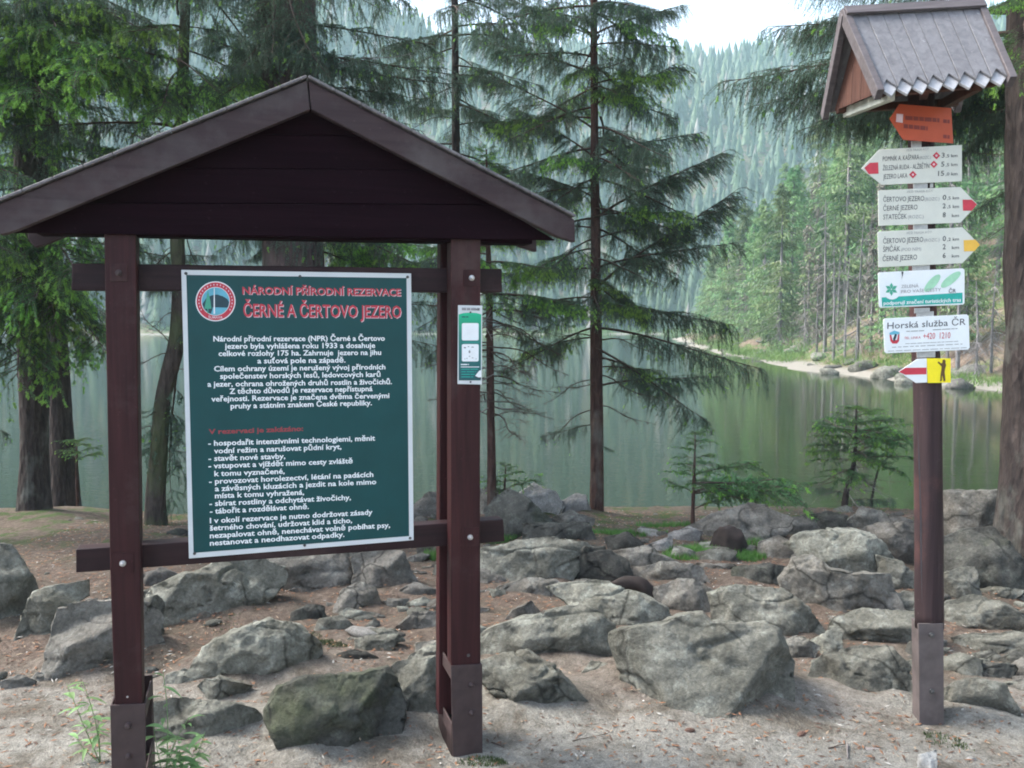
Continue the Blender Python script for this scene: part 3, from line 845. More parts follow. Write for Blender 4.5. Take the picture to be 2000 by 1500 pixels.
s1 = sign([(1682, 329), (1717, 292), (1879, 283), (1879, 354), (1722, 361)], F1, M['cream'], 'cream arrow sign with red tip pointing left')
acc = Acc(); TO = F1 + 0.001
acc_poly(acc, SP_, [(1688, 328), (1699, 318), (1715, 317), (1716, 339), (1697, 340)], TO, 1)
acc_text(acc, SP_, "PĚŠÍ TRASA KČT", (1771, 295.5), (1814, 293), 4, TO, 2, 0)
acc_text(acc, SP_, "POMNÍK A. KAŠPARA", (1724, 315), (1795, 311), 9.3, TO, 0, 0.0)
acc_text(acc, SP_, "(ROZC.)", (1796, 311), (1818, 310), 6, TO, 2, 0)
acc_text(acc, SP_, "3", (1839, 308), (1845, 307.6), 9.5, TO, 0, 0.01); acc_text(acc, SP_, ",5 km", (1847, 307.6), (1870, 306.5), 6, TO, 0)
acc_text(acc, SP_, "ŽELEZNÁ RUDA - ALŽBĚTÍN", (1724, 332.7), (1815, 328.5), 9.3, TO, 0, 0.0)
acc_text(acc, SP_, "5", (1838, 325.5), (1844.5, 325), 9.5, TO, 0, 0.01); acc_text(acc, SP_, ",5 km", (1847, 325), (1870, 324), 6, TO, 0)
acc_text(acc, SP_, "JEZERO LAKA", (1725, 349.8), (1772, 347), 9.3, TO, 0, 0.0)
acc_text(acc, SP_, "15", (1832, 343.5), (1844, 343), 9.5, TO, 0, 0.01); acc_text(acc, SP_, ",0 km", (1847, 343), (1870, 342), 6, TO, 0)
for x, y in ((1829, 304), (1824, 321), (1783, 341)):
    acc_poly(acc, SP_, [(x - 7.5, y), (x, y - 7.5), (x + 7.5, y), (x, y + 7.5)], TO, 3)
    acc_poly(acc, SP_, circ(x, y, 2.2, 8), TO + .0006, 4)
o = acc.build('print', [M['ink'], M['red'], M['ink_grey'], M['red'], M['pinkish']]); put_under(o, s1); o['kind'] = 'stuff'

s2 = sign([(1715, 373), (1719, 371.5), (1876, 365), (1909, 399), (1876, 435), (1716, 441)], F1, M['cream'], 'cream arrow sign with red tip pointing right')
acc = Acc()
acc_poly(acc, SP_, [(1880, 390), (1898, 390), (1908, 399), (1898, 411.5), (1881, 411.5)], TO, 1)
acc_text(acc, SP_, "PĚŠÍ TRASA KČT", (1772, 377), (1822, 374.5), 4, TO, 2, 0)
acc_text(acc, SP_, "ČERTOVO JEZERO", (1725, 394.3), (1805, 392), 9.5, TO, 0, 0.0)
acc_text(acc, SP_, "(ROZC.)", (1806, 392), (1835, 391), 6, TO, 2, 0)
acc_text(acc, SP_, "0", (1841, 390.5), (1848, 390), 9.5, TO, 0, 0.01); acc_text(acc, SP_, ",5 km", (1850, 390), (1873, 389), 6, TO, 0)
acc_text(acc, SP_, "ČERNÉ JEZERO", (1725, 411.7), (1792, 409), 9.5, TO, 0, 0.0)
acc_text(acc, SP_, "2", (1841, 407), (1847, 406.6), 9.5, TO, 0, 0.01); acc_text(acc, SP_, ",5 km", (1850, 406.6), (1873, 406), 6, TO, 0)
acc_text(acc, SP_, "STATEČEK", (1725, 428.7), (1771, 427), 9.5, TO, 0, 0.0)
acc_text(acc, SP_, "(ROZC.)", (1773, 427), (1804, 426), 6.5, TO, 2, 0)
acc_text(acc, SP_, "8", (1841, 424.5), (1847, 424), 9.5, TO, 0, 0.01); acc_text(acc, SP_, "km", (1859, 424), (1873, 423.5), 6, TO, 0)
o = acc.build('print', [M['ink'], M['red'], M['ink_grey']]); put_under(o, s2); o['kind'] = 'stuff'

s3 = sign([(1714, 454), (1718, 452), (1880, 444), (1914, 478), (1880, 514), (1716, 522)], F1, M['cream'], 'cream arrow sign with yellow tip pointing right')
acc = Acc()
acc_poly(acc, SP_, [(1882, 469), (1905, 468), (1914, 478), (1903, 490.5), (1883, 491)], TO, 1)
acc_text(acc, SP_, "PĚŠÍ TRASA KČT", (1771, 457.5), (1820, 455), 4, TO, 2, 0)
acc_text(acc, SP_, "ČERTOVO JEZERO", (1725, 475.8), (1803, 472.3), 9.8, TO, 0, 0.0)
acc_text(acc, SP_, "(ROZC.)", (1805, 472.3), (1835, 471), 6, TO, 2, 0)
acc_text(acc, SP_, "0", (1841, 471), (1847.5, 470.6), 9.8, TO, 0, 0.01); acc_text(acc, SP_, ",2 km", (1850, 470.6), (1873, 469.5), 6, TO, 0)
acc_text(acc, SP_, "ŠPIČÁK", (1724.5, 492), (1758, 490.4), 9.8, TO, 0, 0.0)
acc_text(acc, SP_, "(POD NÍM)", (1760, 490.4), (1799, 488.8), 6, TO, 2, 0)
acc_text(acc, SP_, "2", (1841, 487), (1847, 486.6), 9.8, TO, 0, 0.01); acc_text(acc, SP_, "km", (1859, 486.6), (1873, 486), 6, TO, 0)
acc_text(acc, SP_, "ČERNÉ JEZERO", (1724, 510.3), (1791, 506.7), 9.8, TO, 0, 0.0)
acc_text(acc, SP_, "6", (1841, 504), (1847, 503.6), 9.8, TO, 0, 0.01); acc_text(acc, SP_, "km", (1859, 503), (1873, 502.4), 6, TO, 0)
o = acc.build('print', [M['ink'], M['ochre'], M['ink_grey']]); put_under(o, s3); o['kind'] = 'stuff'

s4 = sign(rrect(1715, 528, 1884, 597, 4)[:0] + [(1715, 535), (1718, 532), (1880, 524), (1884, 527), (1884, 592), (1881, 595), (1720, 601), (1717, 598)], F1, M['plate_white'], 'white plate with teal band and pale green leaves')
acc = Acc()
acc_poly(acc, SP_, [(1722, 581), (1880, 571.5), (1880, 592), (1723, 599)], TO, 1)
acc_poly(acc, SP_, circ(1742, 568, 17, 24), TO + .0006, 0)
for a in (0, 60, 120, 180, 240, 300):
    t = math.radians(a + 30); dx, dy = math.cos(t), math.sin(t)
    acc_poly(acc, SP_, [(1741 - dy * 1.5, 565 + dx * 1.5), (1741 + dx * 7 - dy * 3.4, 565 + dy * 7 + dx * 3.4), (1741 + dx * 13, 565 + dy * 13), (1741 + dx * 7 + dy * 3.4, 565 + dy * 7 - dx * 3.4)], TO + .0012 + a * 1e-6, 4)
def ell(cx_, cy_, L, W, ang, n=18):
    t = math.radians(ang)
    return [(cx_ + L * math.cos(a) * math.cos(t) - W * math.sin(a) * math.sin(t), cy_ + L * math.cos(a) * math.sin(t) + W * math.sin(a) * math.cos(t)) for a in np.arange(n) * 2 * math.pi / n]
acc_poly(acc, SP_, ell(1821, 553, 22, 8, -48), TO + .0004, 2)
acc_poly(acc, SP_, ell(1857, 546, 24, 8, -38), TO + .0004, 2)
acc_text(acc, SP_, "ZELENÁ", (1760, 562.5), (1794, 561), 6, TO + .001, 3, 0)
acc_text(acc, SP_, "PRO VAŠE CESTY", (1760, 572.6), (1838, 568.5), 6, TO + .001, 3, 0)
acc_text(acc, SP_, "podporují značení turistických tras", (1725.6, 595.6), (1877, 589), 7, TO + .001, 0, 0.02)
acc_text(acc, SP_, "ČR", (1853, 572), (1867, 571), 7, TO + .001, 5, 0.01)
acc_poly(acc, SP_, [(1760.5, 530.5), (1765, 530.3), (1763.5, 537), (1761.5, 545), (1761.8, 538)], TO + .001, 5)
o = acc.build('print', [M['plate_white'], M['teal'], M['leafgreen'], M['ink_grey'], M['emblem_green'], M['ink']]); put_under(o, s4); o['kind'] = 'stuff'

s5 = sign([(1725, 625), (1729, 622), (1888, 614), (1892, 617), (1894, 679), (1891, 683), (1731, 690), (1728, 687)], F1, M['plate_white'], 'white mountain rescue plate with red phone number')
acc = Acc()
acc_text(acc, SP_, "Horská služba ČR", (1733, 642.5), (1886, 634.5), 12.5, TO, 0, 0.0)
acc_bars(acc, SP_, (1770, 648), (1805, 646.5), 1.6, TO, 2, 1); acc_bars(acc, SP_, (1822, 645), (1870, 642.5), 1.6, TO, 2, 2)
acc_text(acc, SP_, "TEL. LINKA", (1766, 662.5), (1798, 661), 4.5, TO, 1, 0.0)
acc_text(acc, SP_, "+420  1210", (1803, 662.5), (1856, 660.5), 12, TO, 1, 0.0)
acc_bars(acc, SP_, (1768, 672), (1872, 667), 1.1, TO, 2, 3); acc_bars(acc, SP_, (1742, 679), (1880, 672.5), 1.3, TO, 2, 4, .6)
acc_bars(acc, SP_, (1734, 686.5), (1888, 679.5), 1.1, TO, 2, 5, .5)
acc_poly(acc, SP_, [(1737, 650), (1757, 649), (1756, 666), (1752, 671), (1743, 671), (1739, 666)], TO, 1)
acc_poly(acc, SP_, [(1737, 650), (1747, 645.5), (1757, 649), (1756.5, 653), (1738, 654)], TO + .0006, 4)
acc_poly(acc, SP_, [(1741, 654), (1754, 653), (1752, 664), (1743, 664)], TO + .0012, 3)
acc_poly(acc, SP_, [(1748, 652), (1752, 653), (1750, 661), (1746, 668), (1744, 662)], TO + .0018, 5)
o = acc.build('print', [M['ink'], M['red'], M['ink_grey'], M['plate_white'], M['skyblue'], M['navy']]); put_under(o, s5); o['kind'] = 'stuff'

s6 = sign([(1755, 726), (1792, 701), (1810, 700), (1811, 747), (1789, 748)], F1, M['plate_white'], 'white arrow marker with red stripe pointing left')
acc = Acc(); acc_poly(acc, SP_, [(1755, 726), (1768, 718.5), (1809.5, 718), (1809.5, 731), (1768, 732)], TO, 0)
o = acc.build('print', [M['red']]); put_under(o, s6); o['kind'] = 'stuff'
s7 = sign([(1810.5, 700), (1857, 700), (1857, 747.5), (1812, 748)], F1 + .001, M['yellow'], 'yellow square marker with a dark horn blower figure')
acc = Acc()
fig = [(1841, 703), (1845, 702), (1847, 705), (1846.5, 709), (1848, 713), (1846, 720), (1845, 727), (1846, 735), (1846.5, 744), (1843, 745), (1841.5, 738), (1840, 733), (1839.5, 744), (1835.5, 745), (1836.5, 741), (1837, 731), (1838.5, 722), (1839, 716), (1834.5, 711), (1831.5, 709), (1832, 706), (1834.5, 706.5), (1838, 710), (1840.5, 708)]
acc_poly(acc, SP_, fig, TO + .001, 0)
o = acc.build('print', [M['brown_fig']]); put_under(o, s7); o['kind'] = 'stuff'
M['tab'] = plain('metal_tab', (0.36, 0.37, 0.36), 0.5, 0.1, 0.25, 50)
# pale metal tabs that hold the plates
for x0, y0, x1, y1 in ((1784, 357, 1812, 371), (1817, 358, 1823, 367), (1784, 438, 1812, 452), (1782, 517, 1816, 532), (1786, 602, 1816, 612), (1790, 609, 1824, 624), (1791, 684, 1827, 699), (1780, 276, 1800, 294)):
    prism('bracket', SP_, [(x0, y0), (x1, y0 - 1), (x1, y1 - 1), (x0, y1)], 0.0005, 0.004, M['tab'], signpost, 0.0008)

# the little roof
roof = empty('roof'); roof.parent = signpost
def rp(px, py, Y): return P(px, py, Y)
RL, RR = rp(1655, 24, 3.55), rp(1905, 10, 3.50)      # ridge
FL, FR = rp(1722, 176, 3.30), rp(1966, 152, 3.25)    # front eave (where the plank tips begin)
BL_, BR_ = rp(1617, 220, 3.85), rp(1862, 206, 3.80)  # rear eave
wroot = parent_matrix(signpost)
def roof_piece(name, v, f, m, label=None):
    o = mesh_obj(name, v, f, m); put_under(o, roof)
    bevel(o, 0.0015, 1)
    if label: o['label'] = label
    return o
def quad_solid(a, b, c, d, up, th):
    v = [a, b, c, d] + [q + up * th for q in (a, b, c, d)]
    return v, [(0, 3, 2, 1), (4, 5, 6, 7), (0, 1, 5, 4), (1, 2, 6, 5), (2, 3, 7, 6), (3, 0, 4, 7)]
fn = np.cross(FL - RL, RR - RL); fn /= np.linalg.norm(fn); fn = fn if fn[2] > 0 else -fn
bn = np.cross(BL_ - RL, RR - RL); bn /= np.linalg.norm(bn); bn = bn if bn[2] > 0 else -bn
NP = 8
for k in range(NP):
    a0, a1 = (k + 0.015) / NP, (k + 0.985) / NP; am = (a0 + a1) / 2
    r0, r1 = RL + (RR - RL) * a0, RL + (RR - RL) * a1
    e0, e1 = FL + (FR - FL) * a0, FL + (FR - FL) * a1
    s = (e0 - r0); s = s / np.linalg.norm(s)
    lift = fn * (0.0012 * (k % 2))
    # upper plank, its lower end notched upward
    em = (e0 + e1) / 2 - s * 0.044
    v = [r0, e0, em, e1, r1]; v = [q + lift for q in v] + [q + lift + fn * 0.011 for q in v]
    f = [(4, 3, 2, 1, 0), (5, 6, 7, 8, 9)] + [(i, (i + 1) % 5, 5 + (i + 1) % 5, 5 + i) for i in range(5)]
    roof_piece('roof_plank', v, f, M['greyboard'])
    # pale pointed tip of the plank beneath
    t0, t1 = e0 - s * 0.06, e1 - s * 0.06; tm = (e0 + e1) / 2 + s * 0.034
    v = [t0 + s * 0.058, tm, t1 + s * 0.058, t1, t0]; v = [q - fn * 0.013 for q in v] + [q - fn * 0.001 for q in v]
    roof_piece('plank_tip', v, [(4, 3, 2, 1, 0), (5, 6, 7, 8, 9)] + [(i, (i + 1) % 5, 5 + (i + 1) % 5, 5 + i) for i in range(5)], M['paletip'])
    # rear slope
    e0, e1 = BL_ + (BR_ - BL_) * a0, BL_ + (BR_ - BL_) * a1
    v, f = quad_solid(r0, e0, e1, r1, bn, 0.016)
    roof_piece('roof_plank', v, f, M['greyboard'])
axis = (RR - RL) / np.linalg.norm(RR - RL)
for base_pts, n_ in (((RL, FL), fn), ((RR, FR), fn), ((RL, BL_), bn), ((RR, BR_), bn)):
    a, b = base_pts; s = (b - a) / np.linalg.norm(b - a)
    sgn = -1 if (a is RL) else 1
    o0 = a - s * 0.0; o1 = b + s * 0.02
    w = axis * 0.026 * sgn
    v, f = quad_solid(o0 - n_ * 0.03, o1 - n_ * 0.03, o1 - n_ * 0.03 + w, o0 - n_ * 0.03 + w, n_, 0.052)
    roof_piece('barge_board', v, f, M['greytrim'])
# ridge cap
for dn, ee in ((fn, FL - RL), (bn, BL_ - RL)):
    s = ee / np.linalg.norm(ee)
    a, b = RL - axis * 0.02, RR + axis * 0.02
    v, f = quad_solid(a + dn * 0.021, a + s * 0.045 + dn * 0.021, b + s * 0.045 + dn * 0.021, b + dn * 0.021, dn, 0.012)
    roof_piece('ridge_cap', v, f, M['greytrim'])
# gable boarding and the frame beneath
for A, B, C in ((RL, FL, BL_), (RR, FR, BR_)):
    sg = 1 if A is RL else -1
    i0 = axis * 0.012 * sg; top = A + np.array([0, 0, -0.03]); n4 = 5
    bb, cc = B + (C - B) * 0.08, C + (B - C) * 0.08
    for k in range(n4):
        u0, u1 = k / n4 + .004, (k + 1) / n4 - .004
        p0, p1 = bb + (cc - bb) * u0, bb + (cc - bb) * u1
        def topat(u):
            m_ = 0.5
            q = bb + (cc - bb) * u
            h = 1 - abs(u - m_) / m_
            z = q[2] + (top[2] - q[2]) * h
            return np.array([q[0], q[1], z])
        pl4 = [p0, p1, topat(u1)] + ([topat(0.5)] if u0 < .5 < u1 else []) + [topat(u0)]
        v = [q + i0 for q in pl4] + [q + i0 + axis * 0.012 * sg for q in pl4]; nn = len(pl4)
        f = [tuple(range(nn)), tuple(range(nn, 2 * nn))[::-1]] + [(i, nn + i, nn + (i + 1) % nn, (i + 1) % nn) for i in range(nn)]
        roof_piece('gable_board', v, f, M['gablebrown'])
def bar(name, a, b, w, h, m):
    a = np.asarray(a); b = np.asarray(b); d = (b - a) / np.linalg.norm(b - a)
    s = np.cross(d, [0, 0, 1.0]); s /= np.linalg.norm(s); u = np.cross(s, d)
    v = [e + s * i * w / 2 + u * j * h / 2 for e in (a, b) for i, j in ((-1, -1), (1, -1), (1, 1), (-1, 1))]
    f = [(0, 1, 2, 3), (7, 6, 5, 4)] + [(i, 4 + i, 4 + (i + 1) % 4, (i + 1) % 4) for i in range(4)]
    return roof_piece(name, v, f, m)
dz = np.array([0, 0, -0.012])
bar('rafter', FL + (BL_ - FL) * .1 + axis * .06 + dz, FL + (BL_ - FL) * .9 + axis * .06 + dz, .03, .04, M['cream'])
bar('rafter', FR + (BR_ - FR) * .1 - axis * .08 + dz, FR + (BR_ - FR) * .9 - axis * .08 + dz, .03, .04, M['gablebrown'])
bar('purlin', FL + (BL_ - FL) * .14 + axis * .01, FR + (BR_ - FR) * .14 - axis * .01, .03, .03, M['gablebrown'])
bar('purlin', FL + (BL_ - FL) * .86 + axis * .01, FR + (BR_ - FR) * .86 - axis * .01, .03, .03, M['gablebrown'])
pc = SP_.at(1800, 120, -0.062)
bar('brace', pc + np.array([0.0, -0.02, -.15]), (FL + FR) / 2 + np.array([-.05, .03, 0.0]), .03, .03, M['gablebrown'])

# ------------------------------------------------------------------ rocks on the bank
_ico = {}
def ico(n):
    if n not in _ico:
        import bmesh
        bm = bmesh.new(); bmesh.ops.create_icosphere(bm, subdivisions=n, radius=1.0)
        v = np.array([tuple(q.co) for q in bm.verts]); f = np.array([[q.index for q in g.verts] for g in bm.faces])
        bm.free(); _ico[n] = (v, f)
    return _ico[n]

def poly_radius(pts, ang):
    """distance from the centre (0,0) to the outline along each angle"""
    n = len(pts); out = np.zeros_like(ang)
    dx, dy = np.cos(ang), np.sin(ang)
    for i in range(n):
        x0, y0 = pts[i]; x1, y1 = pts[(i + 1) % n]
        ex, ey = x1 - x0, y1 - y0
        den = dx * ey - dy * ex
        den = np.where(np.abs(den) < 1e-12, 1e-12, den)
        t = (x0 * ey - y0 * ex) / den
        s = (x0 * dy - y0 * dx) / den
        ok = (t > 0) & (s >= -1e-6) & (s <= 1 + 1e-6)
        out = np.where(ok & (t > out), t, out)
    return np.where(out <= 0, np.mean(np.hypot(*np.array(pts).T)), out)

foot = []
def rock(pts, m, label, seed, top=None, lean=0.0, thick=0.5, grp=None, name='rock', depth=None, cat='rock', ysink=0, grow=(1.10, 1.06), cuts=None):
    r = random.Random(seed)
    pts = [(float(a), float(b)) for a, b in pts]
    mx_, my_ = sum(a for a, b in pts) / len(pts), sum(b for a, b in pts) / len(pts)
    pts = [(mx_ + (a - mx_) * grow[0], my_ + (b - my_) * grow[1]) for a, b in pts]
    A = 0; cx = cy = 0
    for i in range(len(pts)):
        x0, y0 = pts[i]; x1, y1 = pts[(i + 1) % len(pts)]; c = x0 * y1 - x1 * y0
        A += c; cx += (x0 + x1) * c; cy += (y0 + y1) * c
    cx /= 3 * A; cy /= 3 * A
    W_ = max(p[0] for p in pts) - min(p[0] for p in pts)
    H_ = max(p[1] for p in pts) - min(p[1] for p in pts)
    bot = max(p[1] for p in pts)
    g = ground_at(cx, bot - ysink)
    Yb = g[1] if depth is None else depth
    s = Yb / FPX
    th = thick * min(W_, H_ * 1.5) * s * 0.5
    Yc = Yb + th * 0.45
    # outline in metres on a plane across the line of sight, a little larger at the bottom so that it sits in the earth
    C = P(cx, cy, Yc)
    right = np.array([1.0, 0, 0]); fw = ray(cx, cy); fw /= np.linalg.norm(fw)
    up = np.cross(right, fw); right = np.cross(fw, up); up /= np.linalg.norm(up); right /= np.linalg.norm(right)
    k = np.linalg.norm(C - CAM) / FPX / math.sqrt(1 + ((cx - 1000) / FPX) ** 2)
    q = []
    for x, y in pts:
        d = P(x + (0.05 * (x - cx) if y > cy + 0.25 * (bot - cy) else 0), y + (0.30 * H_ if y > cy + 0.25 * (bot - cy) else 0), Yc) - C
        q.append((d @ right, d @ up))
    nsub = 6 if W_ > 190 else (5 if W_ > 90 else 4)
    v, f = ico(nsub)
    # squash of the sphere into the outline: direction -> outline radius
    u_, v_, w_ = v[:, 0], v[:, 1], v[:, 2]
    rr = np.hypot(u_, v_); ang = np.arctan2(v_, u_)
    R_ = poly_radius(q, ang)
    rad = 1 - np.abs(1 - rr) ** 1.6
    X = R_ * rad * np.cos(ang); Yv = R_ * rad * np.sin(ang)
    Rm = np.hypot(*np.array(q).T).mean()
    hw = (max(a for a, b in q) - min(a for a, b in q)) / 2; hh = (max(b for a, b in q) - min(b for a, b in q)) / 2
    nx, ny = X / hw, Yv / hh
    # the front is cut by a few planes: top, face, sides
    tslope = r.uniform(0.55, 0.95) if top is None else top
    planes = [
        (1.0 - tslope * 0.15) + -tslope * (ny - r.uniform(-.05, .3)) * 1.3,             # top face, rising away
        0.62 + r.uniform(-.1, .2) * nx + r.uniform(-.05, .35) * ny,                       # front
        (1.15 + lean) * (1.02 + nx + r.uniform(-.4, .4) * ny),
        (1.15 - lean) * (1.02 - nx + r.uniform(-.4, .4) * ny),
        0.8 + r.uniform(-.9, .9) * nx + r.uniform(-.9, .6) * ny,
        0.9 + r.uniform(-1.1, 1.1) * nx + r.uniform(-.4, .9) * ny,
    ]
    for _ in range(4):
        a_ = r.uniform(0, 6.28); planes.append(r.uniform(.75, 1.0) - r.uniform(.5, 1.5) * (nx * math.cos(a_) + ny * math.sin(a_) * (1 if math.sin(a_) > 0 else .4)))
    if cuts: planes = [c_ + a_ * nx + b_ * ny for c_, a_, b_ in cuts]
    Wf = planes[0]
    for pl in planes[1:]: Wf = np.minimum(Wf, pl)
    low = np.clip(-ny, 0, 1)
    cap = np.sqrt(np.clip(1 - rad ** (2.8 + 6 * low), 0, 1)) * (1.2 + .3 * low)
    Wf = np.maximum(Wf, 0.10 + .12 * low)
    Wf = np.minimum(Wf, cap)
    Wb = cap * 0.7
    Z = np.where(w_ > 0, Wf, -Wb) * th
    co = np.stack([X, Yv, Z], 1)
    sc = 1.0 / max(0.05, Rm)
    nrm = v
    n1 = fbm(co * sc * 1.5 + seed * 3.1, seed, 4) ; n2 = fbm(co * sc * 7 + seed, seed + 50, 3)
    ridg = -np.abs(vnoise(co * sc * 2.3 + seed, seed + 7)) * 0.06      # cracks and ledges
    crk = -0.07 * np.exp(-(vnoise(co * sc * np.array([1.1, 2.8, 1.1]) + seed * 1.7, seed + 9) / 0.035) ** 2)
    lay = crk + np.sin(co[:, 1] * sc * 16 + 5 * vnoise(co * sc * 1.8, seed + 3)) * 0.008
    disp = (0.042 * n1 + 0.030 * n2 + ridg + lay) * Rm
    nn = np.stack([nx, ny, Z / max(th, 1e-6)], 1); nn /= np.linalg.norm(nn, axis=1)[:, None] + 1e-9
    co = co + nn * disp[:, None]
    Wd = co[:, :1] * right + co[:, 1:2] * up - co[:, 2:3] * fw
    o = mesh_obj(name, Wd, f, m, smooth=True)
    o.location = C
    foot.append((C[0], Yb + th * 0.5, hw, th + 0.1, hh))
    return tag(o, label, cat, grp)

